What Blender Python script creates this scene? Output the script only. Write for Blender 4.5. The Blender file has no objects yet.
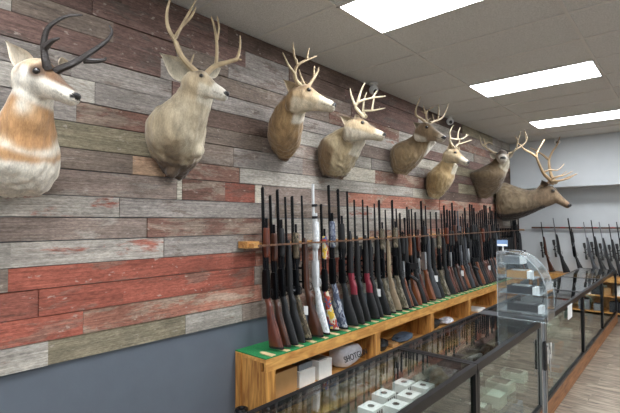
import bpy, bmesh, math, random
from mathutils import Vector as V, Matrix, noise
random.seed(7)
SC=bpy.context.scene; COL=SC.collection
R=math.radians
# ------------------------------------------------------------------ camera
FPX=437.84; YAW,PITCH,ROLL=.714212,.034087,-.003406
CAM=V((2.6892,0,1.70))
cy,sy,cp,sp=math.cos(YAW),math.sin(YAW),math.cos(PITCH),math.sin(PITCH)
FW=V((-sy*cp,cy*cp,sp)); _r=V((cy,sy,0)); _u=_r.cross(FW)
RT=math.cos(ROLL)*_r+math.sin(ROLL)*_u; UP=-math.sin(ROLL)*_r+math.cos(ROLL)*_u
def ray(u,v): return RT*((u-310)/FPX)-UP*((v-206.5)/FPX)+FW
def at(u,v,x=None,y=None,z=None):
    d=ray(u,v)
    if x is not None: k=(x-CAM.x)/d.x
    elif y is not None: k=(y-CAM.y)/d.y
    else: k=(z-CAM.z)/d.z
    return CAM+d*k
def dep(p): return (p-CAM).dot(FW)
def W(u,v,d): return CAM+ray(u,v)*d
cd=bpy.data.cameras.new('camera'); cam=bpy.data.objects.new('camera',cd); COL.objects.link(cam)
cd.sensor_width=36; cd.sensor_fit='HORIZONTAL'; cd.lens=FPX/620*36; cd.clip_start=.05
m=Matrix((RT,UP,-FW)).transposed().to_4x4(); m.translation=CAM; cam.matrix_world=m
SC.camera=cam
# ------------------------------------------------------------------ colour + materials
def lin(c):
    return tuple(((x/255)/12.92 if x/255<=.04045 else ((x/255+.055)/1.055)**2.4) for x in c[:3])
def L4(c): return lin(c)+(1,)
def newmat(n):
    m=bpy.data.materials.new(n); m.use_nodes=True; nt=m.node_tree
    return m,nt,nt.nodes['Principled BSDF']
def N(nt,t,**k):
    n=nt.nodes.new(t)
    for a,b in k.items():
        if a in n.inputs.keys(): n.inputs[a].default_value=b
        else: setattr(n,a,b)
    return n
def mat(n,c,rough=.5,metal=0,var=.12,scale=30,bump=0,bscale=60,stretch=(1,1,1),coat=0):
    m,nt,b=newmat(n); L=nt.links.new
    b.inputs['Roughness'].default_value=rough; b.inputs['Metallic'].default_value=metal
    b.inputs['Coat Weight'].default_value=coat
    tc=N(nt,'ShaderNodeTexCoord'); mp=N(nt,'ShaderNodeMapping'); mp.inputs['Scale'].default_value=stretch
    L(tc.outputs['Object'],mp.inputs[0])
    nz=N(nt,'ShaderNodeTexNoise',Scale=scale,Detail=4.0); L(mp.outputs[0],nz.inputs['Vector'])
    rp=N(nt,'ShaderNodeValToRGB'); e=rp.color_ramp.elements
    l=lin(c); e[0].position=.3; e[1].position=.7
    e[0].color=tuple(x*(1-var) for x in l)+(1,); e[1].color=tuple(min(1,x*(1+var)) for x in l)+(1,)
    L(nz.outputs[0],rp.inputs[0]); L(rp.outputs[0],b.inputs['Base Color'])
    if bump:
        n2=N(nt,'ShaderNodeTexNoise',Scale=bscale,Detail=3.0); L(mp.outputs[0],n2.inputs['Vector'])
        bp=N(nt,'ShaderNodeBump',Strength=bump,Distance=.01); L(n2.outputs[0],bp.inputs['Height']); L(bp.outputs[0],b.inputs['Normal'])
    return m
def wood(n,c1,c2,rough=.45,scale=6,stretch=(6,6,.6),coat=0):
    m,nt,b=newmat(n); L=nt.links.new
    b.inputs['Roughness'].default_value=rough; b.inputs['Coat Weight'].default_value=coat
    tc=N(nt,'ShaderNodeTexCoord'); mp=N(nt,'ShaderNodeMapping'); mp.inputs['Scale'].default_value=stretch
    L(tc.outputs['Object'],mp.inputs[0])
    nz=N(nt,'ShaderNodeTexNoise',Scale=scale,Detail=6.0,Distortion=.8); L(mp.outputs[0],nz.inputs['Vector'])
    rp=N(nt,'ShaderNodeValToRGB'); e=rp.color_ramp.elements; e[0].position=.32; e[1].position=.66
    e[0].color=L4(c1); e[1].color=L4(c2)
    L(nz.outputs[0],rp.inputs[0]); L(rp.outputs[0],b.inputs['Base Color'])
    bp=N(nt,'ShaderNodeBump',Strength=.15,Distance=.004); L(nz.outputs[0],bp.inputs['Height']); L(bp.outputs[0],b.inputs['Normal'])
    return m
def camo(n,cols,scale=22,rough=.6,stretch=(1,1,.6)):
    m,nt,b=newmat(n); L=nt.links.new; b.inputs['Roughness'].default_value=rough
    tc=N(nt,'ShaderNodeTexCoord'); mp=N(nt,'ShaderNodeMapping'); mp.inputs['Scale'].default_value=stretch
    L(tc.outputs['Object'],mp.inputs[0])
    nz=N(nt,'ShaderNodeTexNoise',Scale=scale,Detail=3.0); L(mp.outputs[0],nz.inputs['Vector'])
    rp=N(nt,'ShaderNodeValToRGB'); cr=rp.color_ramp; cr.interpolation='CONSTANT'
    k=len(cols)
    while len(cr.elements)<k: cr.elements.new(.5)
    for i,c in enumerate(cols): cr.elements[i].position=0 if i==0 else .34+.32*(i-1)/max(1,k-2); cr.elements[i].color=L4(c)
    L(nz.outputs[0],rp.inputs[0]); L(rp.outputs[0],b.inputs['Base Color'])
    return m
def glass(n,tint=(235,242,240),refl=1.0,rough=.0,opac=0.0,dc=(200,210,210)):
    m=bpy.data.materials.new(n); m.use_nodes=True; nt=m.node_tree; nt.nodes.clear(); L=nt.links.new
    o=N(nt,'ShaderNodeOutputMaterial'); t=N(nt,'ShaderNodeBsdfTransparent'); t.inputs[0].default_value=L4(tint)
    g=N(nt,'ShaderNodeBsdfGlossy',Roughness=rough); g.inputs['Color'].default_value=(1,1,1,1)
    fr=N(nt,'ShaderNodeFresnel'); ge=N(nt,'ShaderNodeNewGeometry'); io=N(nt,'ShaderNodeMath',operation='MULTIPLY_ADD'); io.inputs[1].default_value=-(1.5-1/1.5); io.inputs[2].default_value=1.5; L(ge.outputs['Backfacing'],io.inputs[0]); L(io.outputs[0],fr.inputs['IOR']); ml=N(nt,'ShaderNodeMath',operation='MULTIPLY'); ml.inputs[1].default_value=refl; ml.use_clamp=True
    mx=N(nt,'ShaderNodeMixShader'); L(fr.outputs[0],ml.inputs[0]); L(ml.outputs[0],mx.inputs[0]); L(t.outputs[0],mx.inputs[1]); L(g.outputs[0],mx.inputs[2])
    out=mx
    if opac:
        d=N(nt,'ShaderNodeBsdfDiffuse'); d.inputs[0].default_value=L4(dc); m2=N(nt,'ShaderNodeMixShader'); m2.inputs[0].default_value=opac
        L(mx.outputs[0],m2.inputs[1]); L(d.outputs[0],m2.inputs[2]); out=m2
    L(out.outputs[0],o.inputs[0]); return m
def emis(n,c,s):
    m,nt,b=newmat(n); b.inputs['Base Color'].default_value=L4(c); b.inputs['Emission Color'].default_value=L4(c); b.inputs['Emission Strength'].default_value=s; return m
def fur_mat(n,bump=.5):
    m,nt,b=newmat(n); L=nt.links.new
    b.inputs['Roughness'].default_value=.85; b.inputs['Sheen Weight'].default_value=.25; b.inputs['Sheen Roughness'].default_value=.5
    b.inputs['Specular IOR Level'].default_value=.2
    at_=N(nt,'ShaderNodeAttribute',attribute_name='Col')
    tc=N(nt,'ShaderNodeTexCoord'); mp=N(nt,'ShaderNodeMapping'); mp.inputs['Scale'].default_value=(1.6,1.6,.5); L(tc.outputs['Object'],mp.inputs[0])
    nz=N(nt,'ShaderNodeTexNoise',Scale=90.0,Detail=5.0,Roughness=.7); L(mp.outputs[0],nz.inputs['Vector'])
    n3=N(nt,'ShaderNodeTexNoise',Scale=14.0,Detail=3.0); L(mp.outputs[0],n3.inputs['Vector'])
    ad=N(nt,'ShaderNodeMath',operation='ADD'); L(nz.outputs[0],ad.inputs[0]); L(n3.outputs[0],ad.inputs[1])
    mr=N(nt,'ShaderNodeMapRange'); mr.inputs['From Min'].default_value=.7; mr.inputs['From Max'].default_value=1.3; mr.inputs['To Min'].default_value=.62; mr.inputs['To Max'].default_value=1.3
    L(ad.outputs[0],mr.inputs[0])
    vm=N(nt,'ShaderNodeVectorMath',operation='SCALE'); L(at_.outputs['Color'],vm.inputs[0]); L(mr.outputs[0],vm.inputs['Scale']); L(vm.outputs[0],b.inputs['Base Color'])
    bp=N(nt,'ShaderNodeBump',Strength=bump,Distance=.006); L(nz.outputs[0],bp.inputs['Height']); L(bp.outputs[0],b.inputs['Normal'])
    return m
M={}
M['drywall']=mat('slate_paint',(92,99,108),.7,var=.04,scale=8,bump=.05)
M['white_wall']=mat('white_wall_paint',(196,200,202),.75,var=.02,scale=5)
M['rear_wall']=mat('grey_white_wall_paint',(198,202,204),.75,var=.03,scale=5)
M['black_metal']=mat('black_metal',(26,26,28),.35,.4,var=.15,scale=60)
M['blued']=mat('blued_steel',(24,25,28),.32,.75,var=.2,scale=50)
M['matte_black']=mat('matte_black',(22,22,23),.6,0,var=.2,scale=60)
M['silver']=mat('brushed_steel',(180,182,184),.3,.9,var=.08,scale=60,stretch=(1,1,8))
M['dark_silver']=mat('dull_grey_metal',(110,112,116),.4,.8,var=.1,scale=60)
M['pine']=wood('pine_boards',(176,118,58),(222,170,98),.45,5,(5,1.0,5))
M['pine_v']=wood('pine_end_boards',(140,88,42),(212,156,84),.45,5,(7,7,.8))
M['rail']=wood('rack_rail_wood',(150,98,52),(206,156,92),.5,6,(5,1,5))
M['felt']=mat('green_felt',(28,122,66),.95,var=.2,scale=120,bump=.3,bscale=400)
M['kick']=wood('brown_kickboard',(120,76,44),(172,120,78),.5,5,(4,1,10))
M['walnut']=wood('walnut_stock',(44,24,17),(84,48,32),.3,6,(5,5,1),coat=.4)
M['red_walnut']=wood('reddish_stock',(66,28,18),(108,52,32),.28,6,(5,5,1),coat=.5)
M['oak_stock']=wood('orange_brown_stock',(92,50,30),(134,78,46),.3,6,(5,5,1),coat=.4)
M['tan_stock']=mat('tan_stock',(140,122,98),.6,var=.15)
M['white_stock']=camo('white_marbled_stock',[(180,184,186),(224,226,226),(205,208,210),(236,236,234)],40,.4)
M['white_barrel']=mat('white_coated_barrel',(206,208,208),.35,.1,var=.05)
M['grey_stock']=mat('grey_stock',(62,64,68),.55,var=.15)
M['wine']=mat('wine_red_stock',(122,34,48),.45,var=.2)
M['camo_brown']=camo('brown_camouflage',[(40,34,28),(92,78,60),(66,58,44),(130,116,92),(50,46,36)],24)
M['camo_tan']=camo('tan_camouflage',[(62,56,46),(112,102,84),(86,78,62),(134,124,106),(58,54,44)],20)
M['camo_bright']=camo('bright_yellow_and_blue_camouflage',[(40,64,120),(206,168,52),(196,190,170),(168,60,40),(60,90,140),(220,190,80)],16)
M['camo_blue']=camo('blue_grey_camouflage',[(44,50,66),(120,126,140),(70,78,98),(160,164,170),(40,42,50)],20)
M['antler']=mat('antler_bone',(166,146,114),.55,var=.28,scale=16,bump=.3,bscale=90)
M['antler_pale']=mat('pale_antler_bone',(198,184,154),.5,var=.22,scale=16,bump=.3,bscale=90)
M['antler_elk']=mat('elk_antler_bone',(160,134,100),.5,var=.4,scale=6,bump=.3,bscale=60)
M['horn']=mat('black_horn',(46,40,37),.5,var=.35,scale=25,bump=.6,bscale=40,stretch=(1,1,3))
M['eye']=mat('glass_eye',(16,10,8),.06,var=.1,coat=1)
M['nose']=mat('black_nose',(26,23,23),.35,var=.2,bump=.3,bscale=200)
M['fur']=fur_mat('short_fur'); 
M['glass']=glass('case_glass',(246,249,248),1.1,.0)
M['fglass']=glass('front_case_glass',(214,226,218),1.25,.02)
M['acrylic']=glass('clear_acrylic',(246,249,250),1.3,.04,.02)
M['acrylic_edge']=glass('acrylic_edge',(236,243,245),2.0,.08,.22,(235,240,242))
M['white_box']=mat('white_card',(226,226,222),.6,var=.04)
M['grey_box']=mat('grey_card',(120,124,128),.6,var=.1)
M['dark_box']=mat('dark_card',(44,44,48),.6,var=.1)
M['blue_card']=mat('blue_card',(58,84,140),.6,var=.1)
M['ltblue_card']=mat('light_blue_card',(120,150,190),.6,var=.1)
M['cardboard']=mat('brown_cardboard',(176,136,88),.8,var=.08,scale=12)
M['orange_card']=mat('orange_card',(190,112,58),.6,var=.1)
M['bag']=mat('grey_bag_cloth',(206,204,210),.8,var=.15,scale=18,bump=.4,bscale=30)
M['cloth_blue']=mat('dull_blue_cloth',(78,90,106),.9,var=.2,scale=15,bump=.3)
M['ink']=mat('black_ink',(18,18,20),.6)
M['rear_rail']=wood('dark_rack_rail',(70,46,32),(112,78,54),.5,6,(1,5,5))
M['pad_wood']=wood('pale_pad_wood',(190,160,110),(226,204,160),.5,6,(5,5,5))
M['paper']=mat('white_paper',(240,240,238),.7,var=.02)
M['red']=mat('red_plastic',(170,44,40),.4)
M['white_plastic']=mat('white_plastic',(222,222,220),.35,var=.02)
M['tee']=mat('painted_tee_bar',(206,203,198),.6,var=.03)
M['lamp']=emis('lit_diffuser',(244,249,255),21.0)
# ceiling tile
def tile_mat():
    m,nt,b=newmat('ceiling_tile'); L=nt.links.new; b.inputs['Roughness'].default_value=.95
    tc=N(nt,'ShaderNodeTexCoord'); nz=N(nt,'ShaderNodeTexNoise',Scale=110.0,Detail=4.0,Roughness=.7); L(tc.outputs['Object'],nz.inputs['Vector'])
    rp=N(nt,'ShaderNodeValToRGB'); e=rp.color_ramp.elements; e[0].position=.36; e[1].position=.6; e[0].color=L4((186,185,181)); e[1].color=L4((216,215,212))
    L(nz.outputs[0],rp.inputs[0]); L(rp.outputs[0],b.inputs['Base Color'])
    bp=N(nt,'ShaderNodeBump',Strength=.3,Distance=.003); L(nz.outputs[0],bp.inputs['Height']); L(bp.outputs[0],b.inputs['Normal'])
    return m
M['tile']=tile_mat()
def floor_mat():
    m,nt,b=newmat('wood_look_floor'); L=nt.links.new; b.inputs['Roughness'].default_value=.42
    tc=N(nt,'ShaderNodeTexCoord'); mp=N(nt,'ShaderNodeMapping'); L(tc.outputs['Object'],mp.inputs[0]); mp.inputs['Rotation'].default_value=(0,0,R(0))
    br=N(nt,'ShaderNodeTexBrick'); br.offset=.4; br.inputs['Scale'].default_value=1; br.inputs['Brick Width'].default_value=1.2; br.inputs['Row Height'].default_value=.3; br.inputs['Mortar Size'].default_value=.003
    br.inputs['Color1'].default_value=(0,0,0,1); br.inputs['Color2'].default_value=(1,1,1,1); br.inputs['Mortar'].default_value=(.35,.35,.35,1)
    L(mp.outputs[0],br.inputs['Vector'])
    m2=N(nt,'ShaderNodeMapping'); m2.inputs['Scale'].default_value=(.9,5,1); L(tc.outputs['Object'],m2.inputs[0])
    off=N(nt,'ShaderNodeVectorMath',operation='ADD'); sc=N(nt,'ShaderNodeVectorMath',operation='SCALE'); sc.inputs['Scale'].default_value=7; L(br.outputs['Color'],sc.inputs[0]); L(m2.outputs[0],off.inputs[0]); L(sc.outputs[0],off.inputs[1])
    nz=N(nt,'ShaderNodeTexNoise',Scale=2.6,Detail=7.0,Roughness=.6,Distortion=1.6); L(off.outputs[0],nz.inputs['Vector'])
    rp=N(nt,'ShaderNodeValToRGB'); cr=rp.color_ramp; cr.elements[0].position=.3; cr.elements[0].color=L4((60,50,43)); cr.elements[1].position=.62; cr.elements[1].color=L4((166,152,134))
    e=cr.elements.new(.44); e.color=L4((122,108,94))
    L(nz.outputs[0],rp.inputs[0])
    mx=N(nt,'ShaderNodeMix',data_type='RGBA',blend_type='MULTIPLY'); mx.inputs[0].default_value=1
    r2=N(nt,'ShaderNodeMapRange'); r2.inputs['To Min'].default_value=.8; r2.inputs['To Max'].default_value=1.08; L(br.outputs['Color'],r2.inputs[0])
    L(rp.outputs[0],mx.inputs[6]); L(r2.outputs[0],mx.inputs[7]); L(mx.outputs[2],b.inputs['Base Color'])
    return m
M['floor']=floor_mat()
def board_mat():
    m,nt,b=newmat('weathered_barn_boards'); L=nt.links.new; b.inputs['Roughness'].default_value=.85; b.inputs['Specular IOR Level'].default_value=.25
    a1=N(nt,'ShaderNodeAttribute',attribute_name='c1'); a2=N(nt,'ShaderNodeAttribute',attribute_name='c2')
    tc=N(nt,'ShaderNodeTexCoord')
    sc=N(nt,'ShaderNodeMath',operation='MULTIPLY'); sc.inputs[1].default_value=37; L(a2.outputs['Alpha'],sc.inputs[0])
    cx=N(nt,'ShaderNodeCombineXYZ'); L(sc.outputs[0],cx.inputs[0]); L(sc.outputs[0],cx.inputs[1])
    ad=N(nt,'ShaderNodeVectorMath',operation='ADD'); L(tc.outputs['Object'],ad.inputs[0]); L(cx.outputs[0],ad.inputs[1])
    def ns(s,st,det=6.,ro=.65,di=0.):
        mp=N(nt,'ShaderNodeMapping'); mp.inputs['Scale'].default_value=st; L(ad.outputs[0],mp.inputs[0])
        n=N(nt,'ShaderNodeTexNoise',Scale=s,Detail=det,Roughness=ro,Distortion=di); L(mp.outputs[0],n.inputs['Vector']); return n
    grit=ns(60.,(1,.5,1.6),4.,.75); grain=ns(6.,(1,.32,15),8.,.78,.35); patch=ns(2.2,(1,1.1,4.5),8.,.72,.4); blot=ns(3.,(1,.7,2.5),4.); fleck=ns(16.,(1,1,2.2),4.,.6)
    # patch mask : noise > 1-amount
    mr=N(nt,'ShaderNodeMapRange'); 
    s1=N(nt,'ShaderNodeMath',operation='SUBTRACT'); s1.inputs[0].default_value=.72; s2=N(nt,'ShaderNodeMath',operation='MULTIPLY'); s2.inputs[1].default_value=.42; L(a1.outputs['Alpha'],s2.inputs[0]); L(s2.outputs[0],s1.inputs[1])
    s3=N(nt,'ShaderNodeMath',operation='ADD'); s3.inputs[1].default_value=.07; L(s1.outputs[0],s3.inputs[0])
    L(patch.outputs[0],mr.inputs[0]); L(s1.outputs[0],mr.inputs['From Min']); L(s3.outputs[0],mr.inputs['From Max'])
    mx=N(nt,'ShaderNodeMix',data_type='RGBA'); L(mr.outputs[0],mx.inputs[0]); L(a1.outputs['Color'],mx.inputs[6]); L(a2.outputs['Color'],mx.inputs[7])
    g=N(nt,'ShaderNodeMapRange'); g.inputs['From Min'].default_value=.3; g.inputs['From Max'].default_value=.7; g.inputs['To Min'].default_value=.5; g.inputs['To Max'].default_value=1.3; L(grain.outputs[0],g.inputs[0])
    g2=N(nt,'ShaderNodeMapRange'); g2.inputs['From Min'].default_value=.35; g2.inputs['From Max'].default_value=.65; g2.inputs['To Min'].default_value=.72; g2.inputs['To Max'].default_value=1.18; L(blot.outputs[0],g2.inputs[0])
    g3=N(nt,'ShaderNodeMapRange'); g3.inputs['From Min'].default_value=.3; g3.inputs['From Max'].default_value=.7; g3.inputs['To Min'].default_value=.62; g3.inputs['To Max'].default_value=1.35; L(grit.outputs[0],g3.inputs[0]); mm0=N(nt,'ShaderNodeMath',operation='MULTIPLY'); L(g.outputs[0],mm0.inputs[0]); L(g3.outputs[0],mm0.inputs[1]); mm=N(nt,'ShaderNodeMath',operation='MULTIPLY'); L(mm0.outputs[0],mm.inputs[0]); L(g2.outputs[0],mm.inputs[1])
    vm=N(nt,'ShaderNodeVectorMath',operation='SCALE'); L(mx.outputs[2],vm.inputs[0]); L(mm.outputs[0],vm.inputs['Scale'])
    # pale worn flecks
    fr=N(nt,'ShaderNodeMapRange'); fr.inputs['From Min'].default_value=.64; fr.inputs['From Max'].default_value=.7; fr.inputs['To Max'].default_value=.5; L(fleck.outputs[0],fr.inputs[0])
    m3=N(nt,'ShaderNodeMix',data_type='RGBA'); L(fr.outputs[0],m3.inputs[0]); L(vm.outputs[0],m3.inputs[6]); m3.inputs[7].default_value=L4((190,180,168))
    L(m3.outputs[2],b.inputs['Base Color'])
    bp=N(nt,'ShaderNodeBump',Strength=.55,Distance=.006); L(grain.outputs[0],bp.inputs['Height']); L(bp.outputs[0],b.inputs['Normal'])
    return m
M['boards']=board_mat()
# ------------------------------------------------------------------ mesh helpers
def Bm(): return bmesh.new()
def box(bm,lo,hi,bev=0):
    c=(V(lo)+V(hi))/2; s=V(hi)-V(lo)
    r=bmesh.ops.create_cube(bm,size=1,matrix=Matrix.Translation(c)@Matrix.Diagonal((abs(s.x),abs(s.y),abs(s.z),1)))
    if bev:
        es=list({e for v in r['verts'] for e in v.link_edges})
        bmesh.ops.bevel(bm,geom=es,offset=bev,segments=2,affect='EDGES',profile=.6)
    return bm
def ring_loft(bm,rings,cap=True):
    vs=[[bm.verts.new(p) for p in r] for r in rings]; n=len(vs[0])
    for a,b in zip(vs,vs[1:]):
        for i in range(n): bm.faces.new((a[i],a[(i+1)%n],b[(i+1)%n],b[i]))
    if cap:
        for r,fl in ((vs[0],True),(vs[-1],False)):
            bm.faces.new(list(reversed(r)) if fl else r)
    return bm
def tube(bm,pts,rad,n=8,cap=True):
    pts=[V(p) for p in pts]; rs=rad if isinstance(rad,(list,tuple)) else [rad]*len(pts)
    rings=[]; prev=None
    for i,p in enumerate(pts):
        t=(pts[min(i+1,len(pts)-1)]-pts[max(i-1,0)]).normalized()
        if prev is None:
            a=V((0,0,1)) if abs(t.z)<.9 else V((1,0,0)); s=t.cross(a).normalized()
        else: s=(prev-t*prev.dot(t)).normalized()
        prev=s; q=t.cross(s)
        rings.append([p+(s*math.cos(k*2*math.pi/n)+q*math.sin(k*2*math.pi/n))*rs[i] for k in range(n)])
    return ring_loft(bm,rings,cap)
def cyl(bm,a,b,r,n=12,r2=None): return tube(bm,[a,b],[r,r if r2 is None else r2],n)
def catmull(P,k=4):
    out=[]
    n=len(P)
    for i in range(n-1):
        p0=P[max(i-1,0)];p1=P[i];p2=P[i+1];p3=P[min(i+2,n-1)]
        for j in range(k):
            t=j/k; out.append([.5*((2*b)+(-a+c)*t+(2*a-5*b+4*c-d)*t*t+(-a+3*b-3*c+d)*t**3) for a,b,c,d in zip(p0,p1,p2,p3)])
    out.append(list(P[-1])); return out
def prof_loft(bm,secs,n=12,sq=2.6,k=3):
    """secs: (z,x0,x1,halfthick) : body along z with superellipse cross-sections"""
    if k>1: secs=catmull(secs,k)
    rings=[]
    for z,x0,x1,h in secs:
        c=(x0+x1)/2; a=(x1-x0)/2; r=[]
        for i in range(n):
            t=2*math.pi*(i+.5)/n; ct,st=math.cos(t),math.sin(t); e=2/sq
            r.append(V((c+a*math.copysign(abs(ct)**e,ct),h*math.copysign(abs(st)**e,st),z)))
        rings.append(r)
    return ring_loft(bm,rings)
def me_from(bm,name,mt,smooth=True,ang=40):
    bmesh.ops.recalc_face_normals(bm,faces=bm.faces)
    me=bpy.data.meshes.new(name)
    if smooth:
        for f in bm.faces: f.smooth=True
        for e in bm.edges:
            if len(e.link_faces)==2 and e.calc_face_angle(0)>R(ang): e.smooth=False
    bm.to_mesh(me); bm.free()
    for x in (mt if isinstance(mt,(list,tuple)) else [mt]): me.materials.append(M[x] if isinstance(x,str) else x)
    return me
def obj(name,bm,mt,parent=None,smooth=True,world=True):
    me=bm if isinstance(bm,bpy.types.Mesh) else me_from(bm,name,mt,smooth)
    o=bpy.data.objects.new(name,me); COL.objects.link(o)
    if parent is not None:
        o.parent=parent
        if world: o.matrix_parent_inverse=WM(parent).inverted()
    return o
def WM(o):
    m=o.matrix_basis.copy()
    return (WM(o.parent)@o.matrix_parent_inverse@m) if o.parent else m
def tag(o,label=None,cat=None,group=None,kind=None):
    for k,v in (('label',label),('category',cat),('group',group),('kind',kind)):
        if v: o[k]=v
    return o
def thing(name,label,cat,loc=(0,0,0),group=None,rz=0):
    o=bpy.data.objects.new(name,None); COL.objects.link(o); o.location=loc; o.rotation_euler=(0,0,rz); o.empty_display_size=.05
    return tag(o,label,cat,group)
def struct(name,bm,mt,parent=None,smooth=False):
    o=obj(name,bm,mt,parent,smooth)
    if parent is None: o['kind']='structure'
    return o
# ------------------------------------------------------------------ room
CE=3.2346; YB=9.22; YR=9.8; XR=6.4; YF=-4.2
struct('floor',box(Bm(),(-.05,YF,-.1),(XR,YR+.1,0)),'floor')
ceil=struct('ceiling',box(Bm(),(-.05,YF,CE+.004),(XR,YR+.1,CE+.1)),'tile')
TX=.8231; TY=3.0494
b=Bm()
xs=[TX+1.2192*k for k in range(-1,5)]
for x in xs:
    if x>0: box(b,(x-.012,YF,CE-.006),(x+.012,YB,CE+.004))
ys=[TY+.6096*k for k in range(-11,11)]
for y in ys:
    if y<YB: box(b,(0.0,y-.012,CE-.004),(XR,y+.012,CE+.004))
obj('ceiling_grid',b,'tee',ceil,False)
struct('wall_left',box(Bm(),(-.12,YF,0),(-.03,YR+.1,CE)),'drywall')
struct('wall_back',box(Bm(),(-.03,YR,0),(XR,YR+.1,2.33)),'rear_wall')
struct('trim_1',box(Bm(),(-.0,YB,2.326),(XR,YR+.1,CE)),'white_wall')
struct('wall_right',box(Bm(),(XR,YF,0),(XR+.1,YR+.1,CE)),'white_wall')
# -- barn boards on the left wall
PAL={'LG':((172,165,155),(148,130,118)),'G':((148,140,133),(124,112,104)),'GB':((132,118,107),(146,134,124)),'M':((146,136,114),(158,148,126)),
'R':((160,92,76),(144,104,90)),'RB':((130,98,86),(150,132,118)),'P':((122,98,90),(112,98,91)),'T':((180,150,124),(152,120,98)),
'LR':((178,170,160),(164,100,84)),'PG':((144,128,118),(160,150,140)),'B':((102,85,76),(122,104,94)),'RD':((150,92,78),(132,94,82)),'W':((192,184,168),(170,162,148)),'RL':((164,112,94),(170,146,128))}
ZB=[.908,1.045,1.183,1.334,1.459,1.596,1.728,1.853,2.005,2.13,2.284,2.41,2.547,2.68,2.82,2.95,3.09,3.2346]
ROWS=[
 [(51,'LG'),(187,'M'),(243,'LG'),(300,'GB'),(350,'RB')],
 [(85,'R'),(180,'RL'),(262,'RL'),(330,'PG'),(380,'RB')],
 [(41,'RD'),(125,'R'),(255,'R'),(320,'GB'),(372,'R')],
 [(10,'GB'),(256,'R'),(330,'RL'),(390,'LG')],
 [(12,'LG'),(165,'LR'),(244,'G'),(300,'RB'),(370,'LG')],
 [(148,'PG'),(272,'RB'),(330,'LG'),(392,'LG'),(430,'GB')],
 [(120,'LR'),(275,'G'),(338,'GB'),(372,'LR'),(440,'LG')],
 [(178,'PG'),(183,'W'),(226,'RB'),(256,'RD'),(263,'W'),(312,'PG'),(348,'PG'),(440,'RL'),(500,'RL')],
 [(133,'GB'),(166,'T'),(240,'RB'),(330,'LG'),(414,'LG'),(436,'W')],
 [(48,'M'),(158,'M'),(234,'GB'),(303,'G'),(344,'PG'),(376,'W'),(425,'RB')],
 [(76,'G'),(170,'RB'),(262,'GB'),(318,'PG'),(372,'LG'),(425,'G')],
 [(94,'LG'),(205,'G'),(285,'B'),(340,'LG'),(400,'PG'),(452,'W')],
 [(70,'G'),(172,'G'),(212,'P'),(300,'G'),(366,'G'),(420,'LR')],
 [(160,'P'),(214,'G'),(268,'GB'),(330,'GB'),(400,'RB'),(450,'LG')],
 [(8,'LG'),(112,'GB'),(176,'P'),(228,'GB'),(292,'G'),(352,'PG'),(428,'P')],
 [(90,'P'),(190,'P'),(246,'P'),(290,'G'),(346,'B'),(420,'P')],
 [(120,'B'),(228,'P'),(300,'B'),(362,'B'),(430,'P')],  # brown top boards, their colour also darkened to carry the dimmer light
]
rb=random.Random(3)
bm=Bm(); c1l=bm.verts.layers.float_color.new('c1'); c2l=bm.verts.layers.float_color.new('c2')
def uy(u): return at(u,200,x=0).y
far_codes=['P','GB','G','RB','LG','P','B','M','PG','P']
for ri,row in enumerate(ROWS):
    z0,z1=ZB[ri],ZB[ri+1]; y=-.9-rb.random()
    # boards behind the left frame edge
    segs=[(uy(u),c) for u,c in row]
    yy=segs[-1][0]
    while yy<YR:
        yy+=rb.uniform(.7,1.6); segs.append((min(yy,YR),rb.choice(far_codes if ri>4 else ['RB','PG','LG','GB','RL'])))
        if segs[-1][0]>=YR: break
    segs=[(-1.2+rb.random(),rb.choice(['GB','P','G']))]+segs
    y=YF
    for ye,c in segs:
        fx=-rb.random()*.014; g=.0032
        a=rb.uniform(-.0012,.0012)
        r0=len(bm.verts)
        box(bm,(-.03,y+.001,z0+g+a),(fx,ye-.001,z1-g*.6+a*.5),.0)
        bm.verts.ensure_lookup_table()
        col,c2=PAL[c]; k=rb.uniform(.88,1.1); rnd=rb.random()
        am={'LR':.42,'R':.5,'RB':.55,'RL':.55,'LG':.3,'P':.45,'W':.2,'RD':.5}.get(c,.45)
        for v in bm.verts[r0:]:
            v[c1l]=tuple(min(1,x*k) for x in lin(col))+(am,); v[c2l]=tuple(x*k for x in lin(c2))+(rnd,)
        y=ye
wl=bpy.data.objects['wall_left']
obj('barn_board_cladding',bm,'boards',wl,False)
# -- ceiling lights
def light(x0,y0,label):
    t=thing('ceiling_light',label,'ceiling light',(x0+.61,y0+.305,CE),'recessed ceiling lights')
    b=Bm(); i=.022
    for lo,hi in (((x0,y0),(x0+1.2192,y0+i)),((x0,y0+.6096-i),(x0+1.2192,y0+.6096)),((x0,y0),(x0+i,y0+.6096)),((x0+1.2192-i,y0),(x0+1.2192,y0+.6096))):
        box(b,(lo[0],lo[1],CE-.012),(hi[0],hi[1],CE+.002))
    obj('frame',b,'tee',t,False)
    obj('diffuser',box(Bm(),(x0+i,y0+i,CE-.009),(x0+1.2192-i,y0+.6096-i,CE+.001)),'lamp',t,False)
light(TX,TY-.6096,'large lit rectangular ceiling light nearest the camera, cut by the top edge of the photo')
light(TX,TY-.6096+2.438,'lit rectangular ceiling light in the middle of the row of three')
light(TX,TY-.6096+4.877,'lit rectangular ceiling light nearest the white bulkhead')
for k in (-1,-2): light(TX,TY-.6096+2.438*k,'unseen ceiling light added for fill behind the camera near the barn board wall')  # out-of-view fixtures continuing the row, added to light the room
for k in range(-2,3): light(TX+2.438,TY-.6096+2.438*k,'unseen ceiling light added for fill over the customer aisle')  # second column, never in view, added for more room light
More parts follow.
